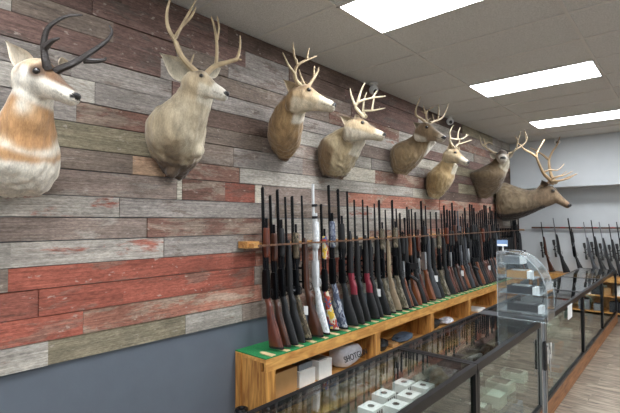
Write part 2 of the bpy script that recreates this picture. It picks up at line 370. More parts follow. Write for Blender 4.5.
# ------------------------------------------------------------------ animal mounts
HEAD=[(-.18,.0,-.34,.12),(-.06,.11,-.40,.19),(.06,.16,-.41,.22),(.18,.19,-.39,.235),(.3,.17,-.345,.23),(.42,.125,-.30,.195),(.55,.08,-.262,.162),(.7,.045,-.235,.142),(.84,.025,-.222,.135),(.94,.0,-.205,.12),(1.0,-.045,-.17,.08)]
def mount(name,label,cat,slices,poll,nose,colf,xh,xn,scale_w=1.0,vox=.009,ears=(),antlers=(),amat='antler',arad=1.0,yplane=None,head=HEAD,fit=None,eyeh=.055,blur=5,hs=1.26,er=.05,stubs=()):
    def P3(u,v,x):
        return at(u,v,y=yplane) if yplane else at(u,v,x=x)
    Pp=P3(poll[0],poll[1],xh)
    Np=P3(nose[0],nose[1],xn) if not callable(xn) else xn(Pp)
    Lh=(Np-Pp).length; f=(Np-Pp).normalized(); up=(V((0,0,1))-f*f.z).normalized(); lat=up.cross(f)
    if lat.dot(CAM-Pp)<0 : lat=-lat    # +lat side faces the camera
    HM=Matrix((f*Lh,lat*Lh,up*Lh)).transposed().to_4x4(); HM.translation=Pp; HI=HM.inverted()
    # neck loft
    S=[]
    for a0,a1,b0,b1,x,d in slices:
        c=P3((a0+b0)/2,(a1+b1)/2,x); D=dep(c); A=W(a0,a1,D); B=W(b0,b1,D); S.append(list(A)+list(B)+[d])
    # last section blends into the skull
    S0=(V(S[2][:3])+V(S[2][3:6]))/2
    SI=catmull(S,5); bm=Bm(); rings=[]; cens=[]
    for q in SI:
        A=V(q[:3]);B=V(q[3:6]); c=(A+B)/2; r1=(B-A)/2; vd=(c-CAM).normalized(); w=(vd-r1.normalized()*vd.dot(r1.normalized())).normalized()*q[6]
        rings.append([c+r1*math.cos(t)+w*math.sin(t) for t in [2*math.pi*i/20 for i in range(20)]]); cens.append((c,r1))
    ring_loft(bm,rings)
    hr=[]
    for x,t,bo,hw in catmull([[h[0],h[1]*hs,h[2]*hs,h[3]*hs] for h in head],3):
        cz=(t+bo)/2; a=(t-bo)/2; r=[]
        for i in range(16):
            th=2*math.pi*i/16; s=math.sin(th); cc=math.cos(th)
            wfac=1-.22*max(0,-s)  # narrower jaw
            r.append(HM@V((x,hw*scale_w*cc*wfac,cz+a*s)))
        hr.append(r)
    ring_loft(bm,hr)
    bmesh.ops.recalc_face_normals(bm,faces=bm.faces)
    for su,sv,sr_,sd_ in stubs:
        bmesh.ops.create_icosphere(bm,subdivisions=3,radius=sr_,matrix=Matrix.Translation(W(su,sv,dep(S0)+sd_)))
    # cheeks / brow
    for sgn in (-1,1):
        bmesh.ops.create_icosphere(bm,subdivisions=2,radius=1,matrix=HM@Matrix.Translation((.27,sgn*.165*scale_w,.085))@Matrix.Diagonal((.1,.06,.05,1)))
    me=bpy.data.meshes.new('tmp'); bm.to_mesh(me); bm.free()
    to=bpy.data.objects.new('tmp',me); COL.objects.link(to)
    md=to.modifiers.new('r','REMESH'); md.mode='VOXEL'; md.voxel_size=vox
    sm=to.modifiers.new('s','SMOOTH'); sm.iterations=8; sm.factor=.5
    dg=bpy.context.evaluated_depsgraph_get(); dg.update()
    m2=bpy.data.meshes.new_from_object(to.evaluated_get(dg)); bpy.data.objects.remove(to); bpy.data.meshes.remove(me)
    me=m2; me.name='body'
    att=me.color_attributes.new('Col','FLOAT_COLOR','POINT')
    nrm=[v.normal.copy() for v in me.vertices]
    cols=[]; hloc=[]
    for v,nn in zip(me.vertices,nrm):
        p=v.co.copy(); h=HI@p
        inh= h.x>-.12 and h.z>-.5 and abs(h.y)<.5
        best=min(range(len(cens)),key=lambda i:(cens[i][0]-p).length_squared); c,r1=cens[best]; t=best/(len(cens)-1); s=(p-c).dot(r1)/r1.length_squared
        amp=.0035*(0.25 if inh and h.x>.2 else 1)*(1.6 if t<.35 else 1)
        v.co=p+nn*amp*noise.noise(V((p.x*35,p.y*35,p.z*14)))*2
        if v.co.x<.004: v.co.x=.004
        cols.append(V(lin(colf(h,inh,t,s,p,noise.noise(p*9)*.5)))*(.92 if 'prong' in name else .95 if 'elk' in name else .85)); hloc.append((h,inh))
    nb=[[] for _ in cols]
    for e in me.edges: a,b_=e.vertices; nb[a].append(b_); nb[b_].append(a)
    for it in range(blur):
        cols=[(c*.5+sum((cols[k] for k in q),V((0,0,0)))*(.5/len(q))) if q else c for c,q in zip(cols,nb)]
    for i,(col,(h,inh)) in enumerate(zip(cols,hloc)):
        if inh:
            d=((h.x-.31)**2+(abs(h.y)-.2*scale_w)**2+(h.z-eyeh)**2)**.5
            k=min(1,max(.35,(d-.045)/.03)); col=col*k
            if h.x>.93 and h.z>-.12: col=V(lin((34,30,30)))
            elif h.x>.66: col=col*min(1,.4+abs(h.z+.15)/.02*.6)
        att.data[i].color=tuple(col)+(1,)
    for p in me.polygons: p.use_smooth=True
    me.materials.clear(); me.materials.append(M['fur'])
    base=cens[0][0]; base=V((.004,sum(c[0].y for c in cens[:len(cens)//2])/(len(cens)//2),base.z)) if not yplane else V((.004,yplane,cens[0][0].z))
    root=thing(name,label,cat,base,'trophy mounts on the barn board wall')
    obj('body',me,None,root)
    for sg in (-1,1):
        b=Bm(); bmesh.ops.create_uvsphere(b,u_segments=14,v_segments=10,radius=er*Lh,matrix=Matrix.Translation(HM@V((.31,sg*(.183*scale_w*hs+.012),eyeh*hs)))); obj('eye',b,'eye',root)
    b=Bm(); pass
    bmesh.ops.create_uvsphere(b,u_segments=12,v_segments=8,radius=1,matrix=HM@Matrix.Translation((.965,0,-.062))@Matrix.Diagonal((.055,.085,.06,1))); obj('nose',b,'nose',root)
    D=dep(Pp)
    # ears
    for e in ears:
        eu,ev,tu,tv,dd0,dd1,wd,oc,ic,opn=e
        wd=wd*1.2; A=W(eu,ev,D+dd0); T=W(tu,tv,D+dd1); ln=(T-A); l=ln.length; ln.normalize()
        op=(V(opn)).normalized() if opn else (CAM-A).normalized(); op=(op-ln*op.dot(ln)).normalized(); sd=ln.cross(op)
        b=Bm(); cl=b.verts.layers.float_color.new('Col')
        nu,nv=10,9; G=[]
        for side in (0,1):
            g=[]
            for i in range(nu+1):
                t=i/nu; ww=wd*(.42+.9*math.sin(math.pi*min(1,t*1.0)**.8)*.75)*(1-t**2.6) if t>0 else wd*.42
                ww=max(ww,wd*.03)
                rr=[]
                for j in range(nv):
                    s=(j/(nv-1)*2-1); ang=s*1.15
                    p=A+ln*(t*l)+sd*(ww*.5*math.sin(ang)/math.sin(1.15))+op*(-(math.cos(ang)-math.cos(1.15))*ww*.55 +l*.06*t*t)
                    if side: p=p-op*.004*(1 if 0<j<nv-1 else .3)
                    vv=b.verts.new(p); k=1 if side else 0
                    cc=lin(oc) if side else tuple(x*(.42+.6*abs(s)**1.5) for x in lin(ic))  # inner ear colour darkens into the hollow, shading painted in
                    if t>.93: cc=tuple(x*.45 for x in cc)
                    vv[cl]=tuple(cc)+(1,); rr.append(vv)
                g.append(rr)
            G.append(g)
        for side in (0,1):
            g=G[side]
            for i in range(nu):
                for j in range(nv-1): b.faces.new((g[i][j],g[i][j+1],g[i+1][j+1],g[i+1][j]))
        for i in range(nu):
            for j in (0,nv-1): b.faces.new((G[0][i][j],G[0][i+1][j],G[1][i+1][j],G[1][i][j]))
        for j in range(nv-1):
            for i in (0,nu): b.faces.new((G[0][i][j],G[0][i][j+1],G[1][i][j+1],G[1][i][j]))
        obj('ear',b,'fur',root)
    # antlers
    for br in antlers:
        b=Bm()
        for pts,r0,r1 in br:
            q=[list(W(u,v,D+d)) for u,v,d in pts]
            q=catmull(q,4); n=len(q)
            rad=[(r0*(1-i/(n-1))+r1*(i/(n-1)))*arad*(1+.08*noise.noise(V((i*.7,r0*90,0)))) for i in range(n)]
            rad[-1]*=.45
            tube(b,q,rad,8)
        obj('horn' if 'horn' in amat else 'antler',b,amat,root)
    print(name,'head L',round(Lh,3),'poll',[round(x,2) for x in Pp],'fwd',[round(x,2) for x in f])
    return root
def mixc(a,b,k): k=max(0,min(1,k)); return tuple(x*(1-k)+y*k for x,y in zip(a,b))
# --- pronghorn
def c_prong(h,inh,t,s,p,n):
    tan=(190,148,104); white=(232,224,208)
    if inh and h.x>-.05:
        if ((h.x-.31)**2+(h.z)**2)**.5<.13: return (92,72,56)
        if h.x>.25 and h.z>-.03+.1*n: return mixc((84,62,46),(150,112,78),1-h.x)
        if h.x<.1 and h.z<-.2: return white
        if h.z<.0 and h.x>.0: return white
        if h.x<.12 and h.z<-.05: return (150,112,76)
        if h.x<.3: return mixc((222,200,170),(180,142,102),.3+n)
        return (200,170,130)
    n2=n*.3
    if t<.36+n2*.5+.05*s: return white
    c=mixc(tan,(170,124,80),.4+n)
    k=max(0,1-abs(t-(.55-.05*s)+n2*.2)/.06)*max(0,min(1,(s+.35)*2.2)); c=mixc(c,white,k*1.3)
    k=max(0,1-abs(t-.80)/.09)*max(0,1-abs(s-.35)/.55); c=mixc(c,white,k*1.4)
    if t>.62: c=mixc(c,(230,218,196),(-s-.45)*3)
    return c
mount('pronghorn_mount','pronghorn antelope shoulder mount with black horns, tan and white, farthest left on the wall','animal mount',
 [(4,197,34,196,.06,.05),(-12,189,43,191,.12,.14),(-20,172,51,175,.17,.2),(-17,152,53,155,.2,.21),(-4,135,51,139,.24,.18),(5,120,49,125,.29,.145),(12,105,48,111,.33,.12),(19,91,50,101,.36,.10),(25,79,53,93,.39,.085)],
 (32,68),(80.5,94),c_prong,.40,.60,scale_w=1.0,hs=1.25,eyeh=.0,er=.062,ears=[(31,70,6,41,-.02,-.03,.075,(226,206,176),(214,200,178),None),(60,64,70,63,.12,.17,.05,(226,206,176),(228,214,190),None)],
 antlers=[[([(48,69,-.05),(46.5,64,-.06),(44.5,54,-.07),(44,42,-.08),(47,30,-.09),(55,22,-.09),(68,16,-.07),(83,15,-.04)],.021,.004),([(45,47,-.08),(52,41,-.09),(60,38,-.09)],.017,.004)],
          [([(52,74,-.02),(60,69,-.02),(74,63,.0),(90,53,.06),(103,44,.08),(110,37,.09),(112,31,.09),(109,25,.09)],.020,.004),([(84,60,.05),(94,61,.06),(104,60,.07),(106,57,.07)],.018,.004)]],amat='horn')
# --- mule deer
def c_mule(h,inh,t,s,p,n):
    g=(176,158,128)
    if inh:
        if h.x>.62: return (218,210,194)
        if h.x>.35 and h.z<-.08: return (214,204,182)
        if h.x<.28 and h.z>.1: return (132,116,94)
        return mixc((186,168,138),(168,148,118),h.x)
    if t<.24+n*.1: return mixc((70,56,46),(110,92,74),t*4)
    if t<.6 and -.35<s-.25<.2 and t<.5: return mixc((92,76,62),g,t*1.9)
    return mixc(g,(200,188,164),.4+n+.3*s)
mount('mule_deer_mount','pale grey mule deer mount with tall forked antlers and wide ear, second from left','animal mount',
 [(165,174,181,181,.05,.06),(159,165,190,171,.09,.12),(152,152,199,159,.14,.18),(148,138,203,145,.19,.21),(148,124,205,130,.23,.2),(154,111,208,117,.29,.16),(168,101,211,107,.34,.125),(176,93,213,99,.37,.11),(182,86,213,94,.39,.095)],
 (193,77),(229.5,92),c_mule,.42,.62,scale_w=1.0,er=.046,stubs=[(197,151,.045,-.1),(172,171,.045,-.04)],ears=[(190,78,160,53,-.02,-.05,.11,(160,144,118),(206,194,170),None),(208,75,221,68,.12,.2,.06,(170,154,128),(216,206,184),None)],
 antlers=[[([(199,74,-.03),(190,66,-.05),(181,55,-.08),(175,40,-.1)],.019,.015),([(175,40,-.1),(168,27,-.12),(167,12,-.13),(171,-4,-.12)],.014,.006),([(175,38,-.1),(184,22,-.06),(197,-2,-.04)],.013,.005),([(182,26,-.06),(191,17,-.04),(196,7,-.03)],.010,.005),([(190,66,-.05),(192,60,-.05),(194,54,-.05)],.008,.004)],
          [([(206,74,.04),(215,66,.07),(228,62,.1),(238,59,.12)],.018,.012),([(216,65,.07),(217,48,.1),(215,30,.1),(211,16,.1)],.012,.006),([(217,40,.1),(219,28,.12),(217,16,.12)],.009,.005),([(237,59,.12),(240,48,.12),(240,35,.12)],.011,.004),([(237,59,.12),(242,60,.12)],.008,.004)]])
# --- golden whitetail
def c_gold(h,inh,t,s,p,n):
    g=(172,142,102)
    if inh and h.x>-.02:
        if h.z>.03: return mixc((150,120,86),(196,172,138),h.x*1.3)
        if h.x>.6: return (216,202,178)
        if h.z<-.18: return (216,200,172)
        if h.z>.1 and h.x<.35: return (150,112,74)
        return mixc((190,162,124),(208,188,156),h.x*1.5)
    if t>.68 and s>.35: return (238,228,208)
    if t<.12: return (110,78,50)
    return mixc(g,(146,116,80),.4+n)
mount('whitetail_deer_mount','golden brown whitetail deer mount facing right, third from left','animal mount',
 [(279,159,287,162,.04,.05),(274,151,293,155,.09,.1),(268,140,300,145,.14,.16),(268,126,302,132,.2,.17),(273,112,304,119,.27,.135),(280,102,306,112,.33,.105),(287,94,309,107,.38,.085)],
 (297,92),(336.5,103),c_gold,.43,.68,ears=[(299,94,283,79,-.03,-.06,.07,(160,124,82),(206,182,146),None),(305,87,301,80,.13,.15,.05,(150,116,78),(200,176,140),None)],
 antlers=[[([(303,88,-.04),(296,80,-.07),(295,71,-.09),(299,64,-.1),(307,60,-.08),(317,56,-.05)],.017,.006),([(298,65,-.1),(294,54,-.1),(293,42,-.1)],.012,.004),([(307,60,-.08),(308,52,-.08),(309.5,48,-.08)],.010,.004),([(295,74,-.09),(289,66,-.11),(286,60,-.12),(282.5,52,-.12)],.012,.004)],
          [([(308,87,.05),(314,78,.09),(318,71,.12),(318.5,67,.13)],.015,.005),([(314,78,.09),(314,70,.1),(314.5,66,.1)],.010,.004),([(305,86,.04),(301,77,.05),(299,69,.06)],.012,.004)]])
# --- pale whitetail with wide rack
def c_pale(h,inh,t,s,p,n):
    g=(172,152,118)
    if inh:
        if h.z>.03 and h.x>.3: return (160,140,112)
        if h.x>.7: return (208,194,170)
        if h.z<-.16: return (214,202,180)
        if h.z>.1 and h.x<.4: return (140,116,86)
        return (188,166,132)
    if t>.6 and s>.3: return (228,218,196)
    if t<.15: return (112,88,62)
    if s<-.3 and t<.6: return (136,112,82)
    return mixc(g,(190,174,142),.3+n+.3*s)
mount('whitetail_deer_mount','pale tan whitetail deer mount with thick upswept antlers beside the white dome camera','animal mount',
 [(322,175,343,179,.07,.1),(319,164,350,171,.12,.17),(318,151,358,158,.18,.2),(321,140,363,148,.24,.18),(333,132,366,142,.32,.13),(343,127,366,139,.38,.1)],
 (352,124),(386,133),c_pale,.44,.70,ears=[(352,125,340,115.5,-.03,-.05,.065,(160,136,104),(206,188,158),None),(358,119,355,114,.14,.16,.04,(160,136,104),(206,188,158),None)],amat='antler_pale',
 antlers=[[([(364,117,-.04),(358.5,111,-.07),(355.5,106,-.09),(361,101,-.1),(372,98,-.08),(386,96,-.05)],.018,.006),([(355,105,-.09),(351.5,96,-.1),(350,88,-.1)],.013,.004),([(358,102,-.1),(361,91,-.1),(365.5,82,-.1)],.014,.004),([(372.6,98,-.08),(375,94,-.08),(377,90.5,-.08)],.011,.004)],
          [([(366,117,.05),(363,111.5,.1),(372.6,110.5,.13),(385.5,108,.15)],.017,.005),([(363,111,.1),(364,100.4,.12),(366.8,92,.13)],.012,.004),([(372,110,.13),(373.5,101,.14),(375.2,95,.14)],.011,.004)]])
# --- dark whitetail
def c_dark(h,inh,t,s,p,n):
    g=(138,116,86)
    if inh:
        if h.z<-.28 and h.x<.4: return (200,190,170)
        if h.x>.8: return (180,166,144)
        return mixc((112,90,66),(132,112,86),h.x)
    if t>.68 and s>.45: return (230,222,206)
    if t<.15: return (166,144,108)
    return mixc(g,(152,130,98),.3+n)
mount('whitetail_deer_mount','dark brown whitetail deer mount with white throat patch and high thin antlers','animal mount',
 [(394,173,407,175,.06,.08),(391,164,415,167,.12,.15),(390,152,424,157,.18,.19),(396,144,431,149,.25,.16),(410,138,434,145,.34,.12),(418,131,436,142,.42,.1)],
 (422,127.5),(446,136),c_dark,.50,.78,ears=[(421,128,413,122,-.03,-.05,.06,(120,98,72),(176,158,130),None),(428,124,431,118,.12,.2,.05,(120,98,72),(176,158,130),None)],
 antlers=[[([(426,123,-.04),(421,118.5,-.1),(416.5,115.5,-.16),(416,109,-.18),(420.6,96.5,-.18)],.016,.005),([(427,123,-.02),(426.5,112,-.04),(433.5,107,-.05)],.013,.005),([(426,113,-.04),(424,109,-.04),(423.7,105,-.04)],.009,.004),([(426.6,114,-.04),(421,111,-.06)],.009,.004)],
          [([(430,123,.05),(434,121.5,.1),(441,118.5,.16),(445,113,.2),(448.5,103.5,.2)],.016,.005),([(438,119.5,.14),(438.8,112,.15),(438.4,104,.15)],.012,.004),([(434,121,.1),(432.5,114,.12)],.009,.004)]])
# --- light whitetail under the previous
def c_light(h,inh,t,s,p,n):
    g=(182,156,114)
    if inh:
        if h.z>.03 and h.x>.2: return (158,134,102)
        if h.x>.6: return (212,200,178)
        if h.z>.1 and h.x<.3: return (150,124,92)
        return (202,182,148)
    if t>.7 and s>.4: return (230,220,196)
    if t<.15: return (200,176,134)
    return mixc(g,(150,124,86),.3+n-.4*s*(t<.6))
mount('whitetail_deer_mount','light tan whitetail deer mount with upright neck and pale antlers, right of the dark one','animal mount',
 [(428,196,438,199.5,.06,.08),(426,186,446,191,.12,.15),(427,175,453,181,.18,.17),(434,168,455,174,.24,.13),(441,161,457,169,.31,.1),(446,154,458,166,.36,.085)],
 (450,151.5),(470,161.5),c_light,.44,.68,ears=[(452,152,449,143,-.05,-.06,.075,(176,150,112),(196,172,136),None),(457,150,459,146,.14,.2,.05,(176,150,112),(210,190,156),None)],amat='antler_pale',
 antlers=[[([(454,148,-.03),(451,143,-.06),(450.3,138.8,-.08),(457,139.4,-.07),(463,138.5,-.05),(468.5,134.5,-.03)],.017,.005),([(450.4,139,-.08),(450,132,-.09),(453.6,124.8,-.09)],.014,.004),([(457.7,139,-.07),(458.3,132,-.07),(460.5,127.5,-.07)],.013,.004),([(465,137.5,-.05),(467,134,-.05)],.009,.004)],
          [([(456,148,.05),(457,145,.09),(463,142.8,.13),(472,140,.17)],.016,.005),([(459,144,.1),(460,139,.12)],.011,.004)]])
# --- mule deer facing the room
def c_face(h,inh,t,s,p,n):
    g=(134,114,88)
    if inh:
        if h.x>.25 and h.z>.05 and h.x<.6: return (92,74,58)
        if h.x>.55: return (214,206,190)
        if h.z<-.15: return (212,202,184)
        return (150,128,102)
    if t>.74 and s>-.5: return (196,184,160)
    return mixc(g,(112,94,70),.4+n-.4*s*(t<.5))
mount('mule_deer_mount','brown mule deer mount with white muzzle turned to face the camera, behind the elk','animal mount',
 [(477,196,486,199,.05,.08),(473,187,497,191,.12,.18),(470,174,504,178,.22,.22),(481,168,507,170,.32,.17),(492,162,509,164,.42,.13),(495,156,508.5,157,.46,.1)],
 (502,154),(503.5,164),c_face,.52,lambda P:P+V((.33,-.92,-.26)).normalized()*.30,ears=[(507,158,515,149,-.0,.0,.07,(140,118,90),(206,194,172),None),(496,158,489,153,-.0,.0,.07,(140,118,90),(206,194,172),None)],
 antlers=[[([(499.5,154,0),(493,152,-.02),(486.5,148,-.05),(481.6,143.4,-.08),(479.8,136,-.1)],.02,.006),([(486.5,148,-.05),(485,143,-.05),(483.5,138,-.05)],.012,.004),([(483,145,-.06),(489,142.5,-.02),(493.5,145,0)],.012,.005)],
          [([(506,154.5,0),(511,152.5,.02),(516.4,149,.05),(523,145,.08),(527,138.5,.1),(524,129.5,.1)],.021,.006),([(516.4,149,.05),(518,140.5,.05),(521,131,.05)],.014,.005),([(518,141,.05),(514.5,135,.05)],.010,.004),([(526,140,.1),(525,134,.1)],.01,.004)]])
# --- elk
def c_elk(h,inh,t,s,p,n):
    if inh and h.x>-.05:
        if h.x>.85: return (120,96,74)
        return mixc((98,82,64),(136,114,90),h.x*1.3+n)
    if s>.62 and t>.12: return (52,42,34)
    if t<.16: return mixc((186,172,142),(152,136,108),t*6)
    return mixc((132,116,92),(90,76,60),(t-.2)*1.3+n)
ELKHEAD=[(x,t*.72,b*.76,w*.8) for x,t,b,w in HEAD]
mount('elk_mount','large brown elk shoulder mount with huge branching antlers, farthest right','animal mount',
 [(496,186,496,214,0,.26),(499,183.5,499,218,0,.30),(505,182.5,504,221,0,.32),(514,185.5,515,220,0,.29),(526,189.5,529,215,0,.23),(537,189,543,208.5,0,.17),(543,187,549.5,206,0,.14),(548,187,555,204,0,.11)],
 (545,187.5),(572,204.5),c_elk,0,0,er=.036,yplane=8.4,vox=.013,head=ELKHEAD,ears=[(545.5,187,541.5,179.5,-.09,-.16,.10,(84,62,46),(110,88,66),(0,-1,0)),(549,184,551,180,.1,.2,.08,(84,62,46),(110,88,66),(0,-1,0))],amat='antler_elk',
 antlers=[[([(553,183.5,-.08),(549,179,-.18),(544,174,-.28),(539.5,165,-.36),(536.5,156,-.4),(539,149,-.4),(544.8,139,-.4)],.032,.010),([(536.5,157,-.4),(531,153,-.42),(524.6,149.5,-.44),(518,143,-.44)],.023,.008),([(551,181.5,-.14),(560,180.5,-.2),(569,178,-.24),(576.5,173.5,-.26)],.022,.007),([(550,180,-.16),(556,177,-.24),(565,175,-.28),(573,171,-.3)],.018,.006),([(543,172.5,-.29),(550,170,-.36),(558,170,-.4),(564.5,163.5,-.4)],.016,.006)],
          [([(556,183,.06),(552.5,178,.16),(550,170,.26),(549,160,.32),(552.5,151.5,.34),(557,145,.34),(560,136.5,.34)],.032,.010),([(549,160,.32),(543,155,.34),(536,150.5,.36),(529,147.5,.36)],.023,.008),([(555,182,.1),(562,180,.18),(570,176.5,.24),(577.5,174,.28)],.02,.007),([(553,179,.15),(560,176,.24),(567,171,.28)],.016,.006)]])
# ------------------------------------------------------------------ long guns (local: z along the gun, +x belly side, origin at the butt heel)
def shotgun(sm,mm,bl=.64,rib=True,fore=None,pad='matte_black',recv=None):
    P=[]
    P.append(('stock',prof_loft(Bm(),[(.018,.028,.158,.021),(.10,.022,.130,.023),(.2,.016,.095,.021),(.27,.012,.072,.019),(.31,.010,.066,.018),(.345,.0,.052,.017),(.375,-.012,.046,.016)]),sm))
    P.append(('recoil_pad',prof_loft(Bm(),[(0,.032,.158,.019),(.006,.029,.16,.0215),(.018,.028,.159,.0215)],k=1),pad))
    P.append(('receiver',prof_loft(Bm(),[(.365,-.016,.044,.016),(.385,-.022,.046,.019),(.56,-.021,.044,.019),(.585,-.014,.04,.016)],sq=4,k=1),recv or mm))
    b=Bm(); cyl(b,(0,0,.58),(0,0,.58+bl),.0112,10,.0102)
    if rib: box(b,(-.016,-.004,.60),(-.009,.004,.575+bl))
    b2=cyl(b,(0,0,.578+bl),(0,0,.581+bl),.0112,10)
    P.append(('barrel',b,mm))
    P.append(('magazine_tube',cyl(Bm(),(.028,0,.58),(.028,0,.58+bl*.62),.0115,10),mm))
    P.append(('fore_end',prof_loft(Bm(),[(.68,.004,.046,.017),(.70,.0,.052,.021),(.80,.0,.053,.022),(.89,.001,.05,.02),(.905,.006,.046,.017)],k=2),fore or sm))
    P.append(('trigger_guard',tube(Bm(),[(.046,0,.375),(.066,0,.38),(.074,0,.405),(.068,0,.435),(.045,0,.445)],.0032,6),mm))
    return P
def rifle(sm,mm,bl=.56,scope=True,sling=False,smet=None):
    P=[]
    P.append(('stock',prof_loft(Bm(),[(.018,.03,.158,.02),(.10,.024,.136,.022),(.2,.018,.098,.020),(.27,.014,.078,.019),(.31,.012,.078,.018),(.35,.006,.056,.018),(.40,.0,.048,.02),(.55,.002,.046,.02),(.68,.003,.042,.018),(.76,.004,.034,.015),(.785,.008,.028,.010)]),sm))
    P.append(('recoil_pad',prof_loft(Bm(),[(0,.034,.158,.018),(.006,.031,.16,.0205),(.018,.03,.159,.0205)],k=1),'matte_black'))
    P.append(('action',prof_loft(Bm(),[(.375,-.014,.012,.011),(.39,-.018,.016,.015),(.56,-.018,.016,.015),(.58,-.014,.012,.012)],sq=3,k=1),mm))
    P.append(('barrel',tube(Bm(),[(0,0,.57),(0,0,.64),(0,0,.72),(0,0,.57+bl)],[.015,.0135,.011,.0088],10),mm))
    P.append(('bolt_handle',tube(Bm(),[(-.004,.012,.40),(.004,.034,.395),(.018,.048,.385),(.026,.054,.380)],[.0045,.004,.0045,.008],6),'dark_silver'))
    P.append(('trigger_guard',tube(Bm(),[(.048,0,.365),(.068,0,.37),(.076,0,.395),(.07,0,.42),(.046,0,.43)],.0032,6),mm))
    if scope:
        b=tube(Bm(),[(-.058,0,.33),(-.058,0,.395),(-.058,0,.42),(-.058,0,.56),(-.058,0,.60),(-.058,0,.68)],[.021,.0205,.0135,.0135,.0255,.0265],12)
        cyl(b,(-.058,0,.485),(-.092,0,.485),.011,10); cyl(b,(-.058,0,.485),(-.058,.03,.485),.011,10)
        P.append(('scope',b,smet or 'matte_black'))
        for z in (.43,.54):
            b=cyl(Bm(),(-.058,0,z-.009),(-.058,0,z+.009),.0175,12); box(b,(-.05,-.009,z-.008),(-.014,.009,z+.008)); P.append(('scope_ring',b,mm))
    if sling:
        P.append(('sling',tube(Bm(),[(.12,0,.12),(.15,.01,.3),(.14,.014,.5),(.05,.004,.72)],.007,5),'matte_black'))
    return P
def carbine(sm,mm):
    P=[]
    P.append(('stock',prof_loft(Bm(),[(0,.0,.135,.016),(.012,.0,.137,.018),(.06,.0,.11,.019),(.16,.002,.06,.018),(.19,.006,.046,.016)],sq=3.5,k=2),sm))
    P.append(('buffer_tube',cyl(Bm(),(.02,0,.15),(.02,0,.27),.0145,12),mm))
    b=prof_loft(Bm(),[(.26,-.012,.05,.016),(.27,-.016,.054,.018),(.42,-.016,.06,.018),(.44,-.014,.05,.017)],sq=5,k=1); box(b,(-.026,-.009,.27),(-.014,.009,.44))
    P.append(('receiver',b,mm))
    b=Bm(); tube(b,[(.05,0,.30),(.09,0,.285),(.135,0,.255)],[.017,.017,.018],8); P.append(('pistol_grip',b,sm))
    b=Bm(); r=[]
    for x,z in ((.05,.40),(.09,.401),(.12,.406),(.14,.412)): r.append([V((x,-.012,z-.03)),V((x,.012,z-.03)),V((x,.012,z+.03)),V((x,-.012,z+.03))])
    ring_loft(b,r); P.append(('magazine',b,'matte_black'))
    P.append(('handguard',prof_loft(Bm(),[(.44,-.022,.034,.024),(.45,-.026,.036,.027),(.70,-.026,.036,.026),(.715,-.022,.032,.022)],sq=3,k=1),sm))
    b=tube(Bm(),[(.005,0,.71),(.005,0,.86)],.009,10); cyl(b,(.005,0,.86),(.005,0,.905),.0125,10); box(b,(-.05,-.004,.735),(.005,.004,.75)); P.append(('barrel',b,mm))
    b=tube(Bm(),[(-.052,0,.28),(-.052,0,.33),(-.052,0,.42)],[.019,.016,.021],12); box(b,(-.05,-.01,.30),(-.024,.01,.40)); P.append(('scope',b,'matte_black'))
    return P
def lever(sm,mm):
    P=[]
    P.append(('stock',prof_loft(Bm(),[(0,.03,.145,.019),(.10,.024,.12,.021),(.2,.018,.085,.019),(.28,.012,.058,.016),(.33,.0,.048,.015)]),sm))
    P.append(('receiver',prof_loft(Bm(),[(.32,-.016,.046,.014),(.50,-.018,.044,.015),(.51,-.014,.04,.014)],sq=4,k=1),mm))
    P.append(('lever_loop',tube(Bm(),[(.05,0,.42),(.078,0,.40),(.075,0,.37),(.07,0,.33),(.088,0,.27),(.072,0,.235),(.055,0,.24)],.0035,6),mm))
    P.append(('barrel',tube(Bm(),[(0,0,.5),(0,0,1.02)],[.011,.0095],10),mm))
    P.append(('magazine_tube',cyl(Bm(),(.024,0,.5),(.024,0,.99),.0085,8),mm))
    P.append(('fore_end',prof_loft(Bm(),[(.51,-.002,.042,.017),(.6,.0,.042,.018),(.73,.004,.038,.015)],k=2),sm))
    return P
def overunder(sm,mm):
    P=shotgun(sm,'dark_silver',.68,False)
    P=[p for p in P if p[0] not in('barrel','magazine_tube','fore_end')]
    b=Bm(); cyl(b,(-.006,0,.58),(-.006,0,1.26),.0115,10); cyl(b,(.016,0,.58),(.016,0,1.26),.0115,10); box(b,(-.022,-.004,.59),(-.014,.004,1.255)); P.append(('barrels',b,'blued'))
    P.append(('fore_end',prof_loft(Bm(),[(.585,.004,.044,.018),(.62,.004,.048,.021),(.78,.006,.044,.019),(.81,.01,.034,.014)],k=2),sm))
    return P
CACHE={}
def gun(kind,sm,mm,key_extra,label,cat,group,tagcol=None,**kw):
    key=(kind,sm,mm,key_extra)
    if key not in CACHE:
        fn={'shotgun':shotgun,'rifle':rifle,'carbine':carbine,'lever':lever,'ou':overunder}[kind]
        pp=fn('matte_black' if sm=='wine' else sm,mm,**kw)
        if sm=='wine': pp.append(('coloured_grip',prof_loft(Bm(),[(.24,.012,.086,.0205),(.27,.0125,.082,.0215),(.31,.010,.080,.0205),(.35,.004,.060,.0205),(.39,-.002,.052,.0215),(.42,.0,.050,.0205)]),'wine'))
        if sm=='white_stock':
            for z in (.93,1.03): b=cyl(Bm(),(0,0,z),(0,0,z+.022),.0145,10); cyl(b,(.028,0,z),(.028,0,z+.022),.0145,10); pp.append(('barrel_band',b,'matte_black'))
        CACHE[key]=[(n,me_from(b,n,mt,True,35)) for n,b,mt in pp]
    nm={'shotgun':'shotgun','ou':'shotgun','rifle':'scoped_rifle','carbine':'carbine','lever':'lever_action_rifle'}[kind]
    if kind=='rifle' and kw.get('scope')is False: nm='rifle'
    t=thing(nm,label,cat,(0,0,0),group)
    for n,me in CACHE[key]: obj(n,me,None,t,world=False)
    if tagcol:
        o=obj('price_tag',box(Bm(),(.075,.023,.2),(.115,.0245,.275)),'paper',t,False,world=False); o['label']='white price tag'
        o2=obj('tag_mark',box(Bm(),(.088,.0245,.225),(.102,.0252,.25)),'ink',o,False,world=False)
    return t
